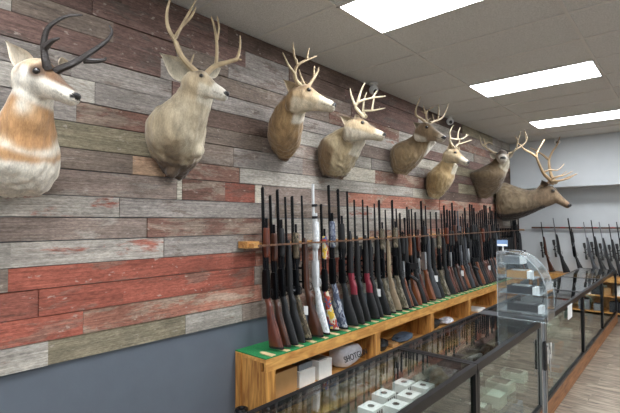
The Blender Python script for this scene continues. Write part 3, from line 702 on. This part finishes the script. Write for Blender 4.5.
ORD=['zeroth','first','second','third','fourth','fifth','sixth','seventh','eighth','ninth','tenth','eleventh','twelfth','thirteenth','fourteenth','fifteenth','sixteenth','seventeenth','eighteenth','nineteenth','twentieth']
TENS=['','','twenty','thirty','forty','fifty','sixty','seventy','eighty']
def ordw(n):
    if n<=20: return ORD[n]
    if n%10==0: return TENS[n//10][:-1]+'ieth'
    return TENS[n//10]+'-'+ORD[n%10]
DESC={'walnut':'dark walnut stocked','red_walnut':'reddish wood stocked','oak_stock':'orange-brown wood stocked','tan_stock':'tan stocked','white_stock':'white marbled','grey_stock':'grey stocked','wine':'black and wine-red','camo_brown':'brown camouflage','camo_tan':'tan camouflage','camo_bright':'yellow and blue camouflage','camo_blue':'blue-grey camouflage','matte_black':'black synthetic stocked'}
KN={'shotgun':'pump shotgun','ou':'double-barrel shotgun','rifle':'scoped bolt rifle','carbine':'short carbine','lever':'lever-action rifle'}
ZS=.706
# (u of the muzzle, muzzle row, kind, stock, extra)
G=[(263,187,'shotgun','red_walnut'),(268.5,195,'shotgun','walnut'),(274,189,'shotgun','matte_black'),(281,197,'rifle','matte_black'),(290,196,'shotgun','camo_brown'),(302,196,'rifle','walnut'),
(313,184,'shotgun','white_stock'),(321,204,'shotgun','camo_bright'),(329,185,'shotgun','camo_blue'),(338.5,189,'shotgun','matte_black'),(347,191,'rifle','wine'),(354,200,'rifle','matte_black'),(362.5,200,'rifle','wine'),(367,206,'rifle','matte_black'),
(374,204,'rifle','matte_black'),(379,200,'shotgun','camo_tan'),(385,210,'rifle','tan_stock'),(392,200,'shotgun','camo_tan'),(395.5,209,'rifle','matte_black'),(399,213,'shotgun','oak_stock'),(403,210,'carbine','matte_black'),(406.5,204,'lever','oak_stock'),(411,209,'rifle','matte_black'),
(415,212,'shotgun','red_walnut'),(421,201,'shotgun','oak_stock'),(425,206,'rifle','grey_stock'),(430,212,'rifle','matte_black'),(436,212,'shotgun','camo_tan'),(441,214,'rifle','matte_black')]
ents=[]
for u,v,k,s in G:
    p=at(u,v,x=.10); ents.append((p.y,p.z,k,s))
for i in range(1,len(ents)):
    if ents[i][0]<ents[i-1][0]+.086: ents[i]=(ents[i-1][0]+.086,)+ents[i][1:]
rg=random.Random(11)
y=ents[-1][0]+.095
far=['red_walnut','walnut','matte_black','walnut','matte_black','oak_stock','matte_black','grey_stock','walnut','matte_black','matte_black','oak_stock','matte_black','matte_black','walnut']
i=0
while y<9.35:
    s=far[i%len(far)]; k=rg.choice(['rifle','rifle','shotgun','carbine' if s in('matte_black','grey_stock') else 'shotgun','shotgun','rifle'])
    if s in('red_walnut','oak_stock') and k=='rifle': k='shotgun'
    if 8.05<y<8.75: k='carbine'; s='matte_black'
    ents.append((y,None,k,s)); y+=rg.uniform(.088,.10); i+=1
LEN={'shotgun':1.225,'rifle':1.13,'carbine':.905,'lever':1.02,'ou':1.26}
for n,(y,zt,k,s) in enumerate(ents,1):
    mm='blued'
    if s=='white_stock': mm='white_barrel'
    if s in('oak_stock','red_walnut') and n>5 and rg.random()<.15: mm='dark_silver'
    kw={}; ex=mm
    if k=='shotgun' and n>9 and s in('red_walnut','oak_stock','walnut') and n%3: kw={'fore':'matte_black'}; ex=mm+'b'
    if k=='shotgun' and n in (20,24,25,31,38,44): kw=dict(kw,recv='silver'); ex+='s'
    lab=f"{DESC[s]} {KN[k]}, {ordw(n)} long gun from the wall rack's near end"
    o=gun(k,s,mm,ex,lab,'shotgun' if k in('shotgun','ou') else 'rifle','long guns standing in the wall rack',tagcol=(n in(5,14,26,33,45)),**kw)
    yaw=R(rg.uniform(-6,14))
    # barrel axis meets the rail at x=.15 ; heel further out
    sc=1.0
    if 8.05<y<8.75: zt=1.56
    if zt: sc=max(.72,min(1.14,(zt-ZS)/LEN[k]))
    else: sc=rg.uniform(.93,1.03)
    lean=R(rg.uniform(1.9,2.7) if n<7 else rg.uniform(1.2,2.1))
    hx=.112+math.tan(lean)*.82
    side=R(rg.uniform(-.5,.4))       # small sideways tilt of the muzzle towards the near end
    if k=='carbine': lean=R(1.0); hx=.13
    top=V((-math.sin(lean),math.sin(side),math.cos(lean))).normalized()
    bel=V((math.cos(yaw),math.sin(yaw),0)); bel=(bel-top*bel.dot(top)).normalized(); lt=top.cross(bel)
    Mx=Matrix((bel,lt,top)).transposed().to_4x4()
    yb=y-math.tan(side)*1.15
    o.matrix_basis=Matrix.Translation((hx,yb,ZS+.004))@Mx@Matrix.Scale(sc,4)
# rear rack rifles, tilted in their notches
us=[(541,222,552),(553,218,566),(568,218,582),(583.5,222,597),(591,220,604.5),(599,222,614),(608.7,224,622),(616.5,222,630),(624,221,638),(633,221,648),(643,221,658)]
st=['walnut','matte_black','matte_black','grey_stock','matte_black','matte_black','matte_black','matte_black','matte_black','grey_stock','matte_black']
for n,((u,v,ub),s) in enumerate(zip(us,st),1):
    k='rifle' if n not in (3,) else 'shotgun'
    T=at(u,v,y=9.68); Bq=V((at(ub,271,y=9.45).x-.07,9.44,.705))
    mm='dark_silver' if n in(2,4,6) else 'blued'
    o=gun(k,s,mm,mm,f"{DESC[s]} {KN[k]}, {ordw(n)} from the left leaning against the rear wall",'rifle' if k=='rifle' else 'shotgun','long guns leaning on the rear wall rack')
    T=V((T.x,9.68,T.z)); top=(T-Bq); ln=top.length; top.normalize(); bel=V((1,-.25,0)); bel=(bel-top*bel.dot(top)).normalized(); lt=top.cross(bel)
    o.matrix_basis=Matrix.Translation(Bq+V((0,0,.0)))@Matrix((bel,lt,top)).transposed().to_4x4()@Matrix.Scale(min(1.02,ln/LEN[k]),4)
# ------------------------------------------------------------------ wall rack rail
YS0=2.235; YS1=9.40
rk=thing('gun_rack_rail','long notched wooden rail with end bracket holding the barrels along the barn board wall','gun rack',(.0,2.2,1.5))
b=Bm(); box(b,(.045,2.30,1.505),(.085,9.5,1.528))
obj('rail',b,'rail',rk,False)
pr=[]; yy=2.31
while yy<9.4:
    pr+=[(.096,yy),(.096,yy+.03),(.088,yy+.038),(.088,yy+.052)]; yy+=.06
pr=[(.0845,2.31)]+pr+[(.0845,yy)]
obj('notched_edge',ring_loft(Bm(),[[V((x,y_,z)) for x,y_ in pr] for z in (1.507,1.526)]),'rail',rk,False)
obj('front_slat',box(Bm(),(.176,2.285,1.507),(.184,9.45,1.521)),'rear_rail',rk,False)
for yb_ in (2.25,9.44): obj('end_block',box(Bm(),(.085,yb_,1.500),(.1765,yb_+.035,1.53)),'rail',rk,False)
for yb_ in (2.235,4.6,7.0,9.0):
    obj('bracket',box(Bm(),(.0045,yb_,1.492),(.11,yb_+.07 if yb_>2.3 else 2.36,1.504 if yb_>2.3 else 1.545)),'rail',rk,False)
# ------------------------------------------------------------------ stand under the rack
st=thing('gun_rack_bench','long open-fronted pine bench with green felt top beneath the wall guns','bench',(.16,YS0,0))
SX=.32; SZ=.687
obj('top_board',box(Bm(),(-.028,YS0+.0,SZ-.03),(SX-.02,YS1,SZ)),'pine',st,False)
obj('front_rail',box(Bm(),(SX-.02,YS0,SZ-.095),(SX,YS1,SZ)),'pine',st,False)
obj('felt_top',box(Bm(),(-.028,YS0,SZ),(SX-.001,YS1,SZ+.008)),'felt',st,False)
yy=YS0+.06; x0,x1=.225,.300
while yy<YS1-.12:
    pts=[(x1+.012,yy),(x1+.012,yy+.05),(x0-.02,yy+.05),(x0-.05,yy+.038),(x0-.056,yy+.025),(x0-.05,yy+.012),(x0-.02,yy)]
    obj('butt_pad',ring_loft(Bm(),[[V((x,y_,SZ+.008)) for x,y_ in pts],[V((x,y_,SZ+.013)) for x,y_ in pts]]),'pad_wood',st,False)
    yy+=.16
obj('end_panel',box(Bm(),(-.028,YS0,0),(SX-.05,YS0+.02,SZ-.03)),'pine_v',st,False)
b=Bm(); 
b=box(Bm(),(-.0,YS0-.012,.0),(.05,YS0,SZ-.0)); obj('corner_post',b,'pine_v',st,False)
for yp in (YS0+.0,3.70,4.93,6.12,7.3,8.5,YS1-.06):
    obj('front_post',box(Bm(),(SX-.05,yp,0),(SX-.001,yp+(.10 if yp<3.8 else .09),SZ-.095)),'pine_v',st,False)
for yp in (3.72,4.95,6.14,7.32,8.52):
    obj('divider',box(Bm(),(-.028,yp,.0),(SX-.05,yp+.02,SZ-.03)),'pine_v',st,False)
obj('shelf',box(Bm(),(-.028,YS0+.02,.30),(SX-.05,YS1,.32)),'pine',st,False)
obj('bottom_board',box(Bm(),(-.028,YS0+.02,.03),(SX-.05,YS1,.05)),'pine',st,False)
obj('back_panel',box(Bm(),(-.028,YS0+.02,.05),(-.018,YS1,SZ-.03)),'pine',st,False)
# rear bench and rail
st2=thing('gun_rack_bench','pine bench with open shelves along the rear wall under the leaning rifles','bench',(3.2,9.6,0))
obj('top_board',box(Bm(),(.33,9.36,.66),(XR-.3,YR-.002,.70)),'pine',st2,False)
obj('front_rail',box(Bm(),(.33,9.34,.60),(XR-.3,9.36,.70)),'pine',st2,False)
for z in (.05,.34): obj('shelf',box(Bm(),(.42,9.36,z),(XR-.3,YR-.002,z+.02)),'pine',st2,False)
obj('back_panel',box(Bm(),(.42,YR-.012,.07),(XR-.3,YR-.002,.66)),'pine',st2,False)
for x in (.42,1.42,2.5,3.6,4.7,XR-.32): obj('divider',box(Bm(),(x,9.345,0),(x+.02,YR-.012,.60)),'pine_v',st2,False)
r2=thing('gun_rack_rail','dark wooden rail with red pads holding the rifles on the rear wall','gun rack',(2,9.78,1.55))
obj('rail',box(Bm(),(.25,9.70,1.545),(XR-.4,9.735,1.575)),'rear_rail',r2,False)
for x in (.3,2.0,3.9,5.8): obj('bracket',box(Bm(),(x,9.735,1.55),(x+.05,YR,1.57)),'rear_rail',r2,False)
xx=.5
while xx<4: obj('red_pad',tube(Bm(),[(xx,9.692,1.562),(xx+.04,9.688,1.572),(xx+.08,9.692,1.562)],.007,6),'red',r2); xx+=.27
# ------------------------------------------------------------------ display cases
X0,X1,ZT=1.205,1.737,.864
def case(y0,y1,label,post_mat='black_metal',mull=(),skip=False):
    t=thing('display_case',label,'display case',((X0+X1)/2,(y0+y1)/2,0),'glass display cases in the counter line')
    b=Bm(); f=.03
    for zz,hh in ((ZT-.042,.048),(.155,f)):
        box(b,(X0,y0,zz),(X0+f,y1,zz+hh)); box(b,(X1-f,y0,zz),(X1,y1,zz+hh)); box(b,(X0+f,y0,zz),(X1-f,y0+f,zz+hh)); box(b,(X0+f,y1-f,zz),(X1-f,y1,zz+hh))
    for x in (X0,X1-f):
        for y in (y0,y1-f):
          if not(skip and x>X0 and y>y0): box(b,(x,y,.155+f),(x+f,y+f,ZT-f))
    for y in mull: box(b,(X1-.012,y-.007,.183),(X1,y+.007,ZT-f))
    obj('frame',b,post_mat,t,False)
    obj('glass_top',box(Bm(),(X0+f,y0+f,ZT-.002),(X1-f,y1-f,ZT+.004)),'glass',t,False)
    obj('front_glass',box(Bm(),(X1-.02,y0+f,.183),(X1-.015,y1-f,ZT-f)),'fglass',t,False)
    for y in (y0+.012,y1-.016): obj('side_glass',box(Bm(),(X0+f,y,.183),(X1-f,y+.004,ZT-f)),'glass',t,False)
    for i in (0,1): 
        ym=(y0+y1)/2; a,c=(y0+f,ym+.02) if i==0 else (ym-.02,y1-f)
        obj('sliding_door',box(Bm(),(X0+.003+.01*i,a,.183),(X0+.009+.01*i,c,ZT-f)),'fglass',t,False)
    obj('deck',box(Bm(),(X0+.002,y0+.002,.135),(X1-.002,y1-.002,.155)),'grey_box',t,False)
    for z,w in ((.395,.02),(.625,.06)):
        obj('glass_shelf',box(Bm(),(X0+.04+w,y0+.035,z),(X1-.03,y1-.035,z+.006)),'glass',t,False)
    b=Bm(); box(b,(X0+.03,y0,0),(X0+.045,y1,.135)); box(b,(X1-.015,y0,0),(X1,y1,.150)); 
    for y in (y0,y1-.02): box(b,(X0+.045,y,0),(X1-.015,y+.02,.135))
    obj('kickboard',b,'kick',t,False)
    return t
case(.80,2.575,'black-framed glass display case nearest the camera, holding the white boxes')
case(2.58,4.00,'black-framed glass display case under the curved acrylic stand',skip=True)
C3=case(4.17,5.94,'black-framed glass display case with a white sticker on its front glass')
case(5.945,7.40,'black-framed glass display case second from the rear rifles')
case(7.405,8.95,'black-framed glass display case nearest the rear wall rifles')
# silver filler post between the second and third case
t=thing('end_post','narrow dark cabinet end with silver edge strips between two display cases','post',(1.45,4.085,0))
obj('panel',box(Bm(),(X0+.01,4.02,0),(X1-.015,4.15,ZT-.004)),'matte_black',t,False)
b=Bm(); box(b,(X1-.015,4.004,0),(X1+.002,4.03,ZT)); box(b,(X1-.015,4.14,0),(X1+.002,4.166,ZT)); obj('edge_strip',b,'silver',t,False)
obj('cap',box(Bm(),(X0+.01,4.004,ZT-.003),(X1+.002,4.166,ZT+.004)),'dark_silver',t,False)
obj('back_plate',box(Bm(),(X1-.016,4.03,.0),(X1-.006,4.14,ZT-.004)),'grey_box',t,False)
# bunch of keys hanging on the post
kt=thing('key_bunch','black padlock and silver keys hanging on the dark cabinet end','keys',(X1+.01,4.09,.62))
b=Bm(); cyl(b,(X1+.0015,4.085,.66),(X1+.035,4.085,.66),.016,12); obj('lock_barrel',b,'silver',kt)
obj('black_fob',box(Bm(),(X1+.006,4.03,.46),(X1+.026,4.065,.70),.005),'matte_black',kt,False)
for i,(dy,z,l) in enumerate(((.0,.63,.15),(.025,.60,.17),(.045,.56,.16),(.015,.53,.18),(.04,.66,.14))):
    b=Bm(); x=X1+.030+.004*i; cyl(b,(x,4.085+dy,z),(x+.003,4.085+dy,z),.020,10); box(b,(x,4.079+dy,z-l*.8),(x+.003,4.091+dy,z)); obj('key',b,'silver' if i%2 else 'white_plastic',kt)
# white sticker on the far case
s_=obj('sticker',box(Bm(),(X1+.0002,5.05,.70),(X1+.0025,5.26,.84)),'paper',C3,False); s_['label']='white sticker on the glass'
# ------------------------------------------------------------------ boxes in and on the cases
def carton(loc,size,m1,label,cat='box',rz=0,dot=False,group=None,name='carton',lid=None):
    t=thing(name,label,cat,loc,group,rz)
    sx,sy_,sz=size
    obj('carton_body',box(Bm(),(-sx/2,-sy_/2,0),(sx/2,sy_/2,sz),.002),m1,t,False,world=False)
    if dot:
        o=obj('round_mark',cyl(Bm(),(0,0,sz),(0,0,sz+.001),sx*.2,18),'ink',t,False,world=False)
        b=Bm()
        for k in range(4): box(b,(-sx/2-.0008+sx,-sy_*.36+k*sy_*.19,sz*.25),(-sx/2+sx+.001,-sy_*.36+k*sy_*.19+sy_*.1,sz*.75))
        obj('side_print',b,'ink',t,False,world=False)
    if lid: obj('lid_label',box(Bm(),(-sx*.35,-sy_*.35,sz),(sx*.35,sy_*.35,sz+.001)),lid,t,False,world=False)
    return t
wb=[(371,409,'front'),(384,396,''),(396,407,''),(409,397,''),(404,385,''),(423,388,'')]
lbls=['white box with a round black mark, nearest the camera in the glass case','white box with a round black mark, left of the middle pair','white box with a round black mark, right of the nearest one','white box with a round black mark, centre right of the cluster','white box with a round black mark, farthest back of the cluster','white box with a round black mark, farthest right of the cluster']
for (u,v,_),lb in zip(wb,lbls):
    p=at(u,v-3,z=.631+.055); carton((p.x,p.y,.6325),(.10,.115,.055),'white_box',lb,dot=True,group='white boxes with round black marks')
rgb=random.Random(5)
occupied=[]
def pistol(loc,rz,label,mm='blued',gr='matte_black'):
    key='pistol'+mm+gr
    if key not in CACHE:
        L=[]
        L.append(('slide',box(Bm(),(-.09,-.012,.028),(.09,.012,.055),.003),mm))
        L.append(('frame',box(Bm(),(-.075,-.011,.008),(.06,.011,.028),.003),gr))
        b=Bm(); r=[[V((x0,-.013,z)),V((x1,-.013,z)),V((x1,.013,z)),V((x0,.013,z))] for x0,x1,z in ((-.088,-.035,.02),(-.10,-.05,-.04),(-.11,-.06,-.085))]
        ring_loft(b,r); L.append(('grip',b,gr))
        L.append(('trigger_guard',tube(Bm(),[(-.03,0,.008),(-.025,0,-.018),(0,0,-.022),(.018,0,-.01),(.02,0,.008)],.003,6),gr))
        CACHE[key]=[(n,me_from(b,n,m_)) for n,b,m_ in L]
    t=thing('pistol',label,'pistol',loc,'pistols lying in the display cases')
    t.rotation_euler=(R(90),0,rz)
    for n,me in CACHE[key]: obj(n,me,None,t,world=False)
    return t
WH=['closest to the counter front','in the middle of the shelf','closest to the sliding doors']
k=0
for y in [1.15,1.35,1.55,1.75,1.95,3.0,3.22,3.44,3.66,3.88]:
    for xi,x in enumerate((1.36,1.52)):
        if y<2.2 and x>1.3 and y>2.1: continue
        k+=1
        near='nearest' if y<2.5 else 'second'
        idx=([1.15,1.35,1.55,1.75,1.95].index(y)+1) if y<2.5 else ([3.0,3.22,3.44,3.66,3.88].index(y)+1)
        if y==1.95 and xi: continue
        pistol((x,y,.6445),R(rgb.choice([80,95,100])),f"{'steel' if k%3==0 else 'black'} pistol, {ordw(idx)} from the near end of the {near} glass case, {'aisle' if xi else 'wall'} side",'silver' if k%3==0 else 'blued')
# boxes lower down and in the far cases
cols=['white_box','grey_box','dark_box','cardboard','white_box','orange_card','dark_box','white_box','ltblue_card']
names={'white_box':'white','grey_box':'grey','dark_box':'dark','cardboard':'brown','orange_card':'orange','ltblue_card':'light blue'}
LV={.156:'bottom deck',.402:'lower glass shelf',.632:'upper glass shelf'}
cases=[(.80,2.575,'nearest'),(2.58,4.0,'second'),(4.17,5.94,'third'),(5.945,7.4,'fourth'),(7.405,8.95,'farthest')]
for ci,(a,c,nmc) in enumerate(cases):
    for z in (.156,.402,.632):
        if z==.632 and ci<2: continue
        if z==.402 and ci<1: continue
        y=a+.16; idx=0
        while y<c-.14:
            idx+=1; w=rgb.uniform(.11,.17); h=rgb.uniform(.03,.1) if z<.6 else rgb.uniform(.03,.08); cc=rgb.choice(cols)
            if rgb.random()<.95:
                carton((1.57+rgb.uniform(-.02,.04),y,z),(rgb.uniform(.14,.2),w,h),cc,f"{names[cc]} box, {ordw(idx)} along the {LV[z]} of the {nmc} glass case",lid=rgb.choice([None,'white_box','dark_box','blue_card']),group='merchandise boxes inside the display cases',rz=rgb.uniform(-.06,.06))
            y+=w+rgb.uniform(.05,.16)
# grey cartons in nearest case
for i,(x,y) in enumerate(((1.30,2.12),(1.29,2.33),(1.30,1.93))):
    pass
# ------------------------------------------------------------------ curved acrylic stand
ac=thing('acrylic_stand','clear acrylic countertop stand with curved front and small shelves, on the glass counter','display stand',(1.58,4.1,ZT+.004))
AY0,AY1=3.955,4.20; xa,xb=1.41,1.80; zb=ZT+.0065
def aprof(o=0):
    pts=[(xa+o,zb+o),(xa+o,1.435-o),(xa+.085,1.435-o)]
    cx,cz,rx,rz_=xa+.085,1.06,xb-xa-.085-o,1.435-1.06-o
    for i in range(1,13):
        t=math.pi/2*(1-i/12); pts.append((cx+rx*math.cos(t),cz+rz_*math.sin(t)))
    pts+=[(xb-o,zb+o)]
    return pts
for y in (AY0,AY1-.006):
    b=Bm(); pr=aprof(); ring_loft(b,[[V((x,y,z)) for x,z in pr],[V((x,y+.006,z)) for x,z in pr]]); obj('side_panel',b,'acrylic',ac,False)
    b=Bm(); pr=aprof(); q=[(x,y+.003,z) for x,z in pr]; tube(b,q+[q[0]],.0042,5); obj('panel_edge',b,'acrylic_edge',ac)
b=Bm(); pr=aprof()[2:]; r=[[V((x,AY0+.006,z)),V((x,AY1-.006,z)),V((x-.005,AY1-.006,z-.005)),V((x-.005,AY0+.006,z-.005))] for x,z in pr]; ring_loft(b,r); obj('curved_front',b,'acrylic',ac)
obj('back_panel',box(Bm(),(xa,AY0+.006,zb),(xa+.005,AY1-.006,1.435)),'acrylic',ac,False)
for z,xe in ((.93,.37),(1.08,.34),(1.21,.29),(1.33,.2)):
    obj('shelf',box(Bm(),(xa+.006,AY0+.007,z),(xa+xe,AY1-.007,z+.004)),'acrylic_edge',ac,False)
for i,(z,x,c,w,d) in enumerate(((.9345,1.60,'dark_box',.24,'black'),(1.0845,1.58,'dark_box',.2,'black'),(1.2145,1.56,'cardboard',.16,'tan'),(1.3345,1.52,'grey_box',.13,'grey'))):
    t=carton((x,4.07,z),(w,.16,.06),c,f"{d} folding knife box on the {['lowest','second lowest','second highest','highest'][i]} shelf of the acrylic stand",group='boxes in the acrylic stand',lid='white_box' if i in(1,2) else 'dark_silver')
    u_=carton((x+w/2+.02,4.03,z),(.03,.10,.06),'paper',f"white price card on the {['lowest','second lowest','second highest','highest'][i]} shelf of the acrylic stand",cat='card',name='price_card')
# blue and white tag on stand top
bt=thing('counter_sign','small blue and white sign standing on the acrylic stand','sign',(1.43,4.07,1.436))
obj('stem',cyl(Bm(),(1.435,4.05,1.436),(1.435,4.05,1.475),.006,8),'white_plastic',bt)
obj('sign_board',box(Bm(),(1.385,4.045,1.475),(1.475,4.055,1.53)),'ltblue_card',bt,False)
obj('sign_stripe',box(Bm(),(1.388,4.0435,1.478),(1.472,4.0455,1.494)),'paper',bt,False)
# ------------------------------------------------------------------ things on the bench shelves
def put(u,v,x): return at(u,v,x=x)
carton((.12,2.51,.3205),(.2,.34,.19),'cardboard','tall tan cardboard box at the near end of the bench shelf')
carton((.12,2.81,.3205),(.2,.2,.13),'white_box','white box beside the cardboard box on the bench shelf',lid='grey_box')
carton((.13,3.04,.3205),(.2,.18,.16),'white_box','white box with grey lid left of the grey bag on the bench shelf',lid='grey_box')
carton((.12,2.81,.4515),(.16,.17,.05),'grey_box','flat grey box lying on top of a white box in the bench')
bg=thing('cloth_bag','grey bag with black capital lettering stuffed in the bench shelf','bag',(.13,3.46,.3205))
b=Bm(); bmesh.ops.create_uvsphere(b,u_segments=36,v_segments=20,radius=1)
for v in b.verts:
    c=v.co; e=.5
    q=V([math.copysign(abs(a)**e,a) for a in c]); q=q/max(1,q.length/1.25)
    v.co=V((.14+q.x*.11,3.46+q.y*.17,.43+q.z*.095*(1-.25*q.y)))+V((0,0,1))*.01*noise.noise(V((q.x*2,q.y*3,q.z*2)))
    if v.co.z<.3215: v.co.z=.3215
obj('bag_body',b,'bag',bg)
cu=bpy.data.curves.new('t','FONT'); cu.body='SHOTGUN'; cu.size=.078; cu.extrude=.0015; cu.align_x='CENTER'; cu.align_y='CENTER'
to=bpy.data.objects.new('t',cu); COL.objects.link(to); dg=bpy.context.evaluated_depsgraph_get(); me=bpy.data.meshes.new_from_object(to.evaluated_get(dg)); bpy.data.objects.remove(to)
me.materials.clear(); me.materials.append(M['ink'])
Mt=Matrix.Translation((.262,3.46,.425))@Matrix.Rotation(R(90),4,'Z')@Matrix.Rotation(R(68),4,'X')
me.transform(Mt); lo=obj('lettering',me,None,bg)
def lump(name,label,cat,c,s,m_,seed=0):
    t=thing(name,label,cat,(c[0],c[1],c[2]))
    b=Bm(); bmesh.ops.create_icosphere(b,subdivisions=4,radius=1)
    for v in b.verts:
        q=v.co.copy(); k=1+.25*noise.noise(q*2.2+V((seed,0,0)))
        v.co=V((c[0]+q.x*s[0]*k,c[1]+q.y*s[1]*k,c[2]+s[2]+q.z*s[2]*k))
        if v.co.z<c[2]: v.co.z=c[2]
    o=obj('folds',b,m_,t); return t
lump('holster','black holster on the bench shelf right of the second post','holster',(.14,4.05,.3205),(.09,.14,.06),'matte_black',1)
lump('cloth_pile','dull blue cloth on the bench shelf','cloth',(.15,4.55,.3205),(.09,.18,.045),'cloth_blue',2)
carton((.14,4.28,.3205),(.15,.12,.04),'cardboard','flat brown box between the holster and the blue cloth')
lump('holster','black holster on the bench shelf behind the third post','holster',(.14,5.3,.3205),(.09,.2,.06),'matte_black',3)
lump('cloth_pile','grey-white cloth lying on the bench shelf beyond the third post','cloth',(.17,5.7,.3205),(.08,.14,.04),'bag',4)
carton((.16,6.42,.3205),(.03,.22,.2),'cardboard','small picture box standing in the bench beyond the fourth post',lid=None)
carton((.14,6.85,.3205),(.2,.3,.03),'white_box','flat white sheet of packaging lying on the far bench shelf')
# black coil / bottle stack at the near end of the bench
ct=thing('cable_coil','stack of black rings on the floor stand beside the bench end','cable coil',(.16,2.14,.0))
b=Bm(); cyl(b,(.16,2.14,0),(.16,2.14,.02),.05,16); cyl(b,(.16,2.14,0),(.16,2.14,.30),.012,10); obj('base',b,'matte_black',ct)
for i in range(4):
    b=Bm(); z=.22+i*.032; tube(b,[(.16+.036*math.cos(a),2.14+.036*math.sin(a),z) for a in [k*math.pi/8 for k in range(17)]],.015,8); obj('ring',b,'black_metal',ct)
# goods on the rear bench shelves
rr=random.Random(9)
for z in (.0705,.3605):
    x=.55; idx=0
    while x<3.6:
        idx+=1; w=rr.uniform(.1,.2); h=rr.uniform(.1,.2); cc=rr.choice(['dark_box','white_box','dark_box','grey_box','grey_box','cardboard'])
        if not any(x-w/2-.01<d<x+w/2+.03 for d in (.42,1.42,2.5,3.6)):
            carton((x,9.5,z),(w,.16,h),cc,f"{names[cc]} box, {ordw(idx)} from the left on the {'bottom' if z<.2 else 'upper'} shelf of the rear bench",group='boxes on the rear bench shelves',lid=None)
        x+=w+rr.uniform(.02,.1)
# ------------------------------------------------------------------ dome cameras
def domecam(p,label,axis):
    t=thing('security_camera',label,'security camera',p)
    a=V(axis); P=V(p)
    cyl_=cyl(Bm(),P,P+a*.018,.05,20); obj('mount_plate',cyl_,'white_plastic',t)
    b=Bm(); tube(b,[P+a*.015,P+a*.05],[.022,.022],12); obj('arm',b,'white_plastic',t)
    c=P+a*.075; b=Bm(); bmesh.ops.create_uvsphere(b,u_segments=20,v_segments=12,radius=.052,matrix=Matrix.Translation(c)); obj('housing',b,'white_plastic',t)
    b=Bm(); d=(V((2.5,3,1.2))-c).normalized(); bmesh.ops.create_uvsphere(b,u_segments=16,v_segments=10,radius=.03,matrix=Matrix.Translation(c+d*.03)); o=obj('lens',b,'eye',t)
domecam((.075,4.10,CE-.004),'white dome security camera on the ceiling above the pale deer','security camera' and (0,0,-1))
domecam((.075,6.15,CE-.004),'white dome security camera on the ceiling between the dark and light deer',(0,0,-1))
domecam((.87,9.10,CE-.004),'small white and black security camera on the ceiling above the elk antlers',(0,0,-1))
# ------------------------------------------------------------------ world and render look
w=bpy.data.worlds.new('world'); SC.world=w; w.use_nodes=True
bg_=w.node_tree.nodes['Background']; bg_.inputs[0].default_value=L4((225,235,245)); bg_.inputs[1].default_value=.8
vs=SC.view_settings; vs.view_transform='Standard'; vs.look='None'; vs.gamma=1; vs.exposure=.38; vs.use_curve_mapping=False
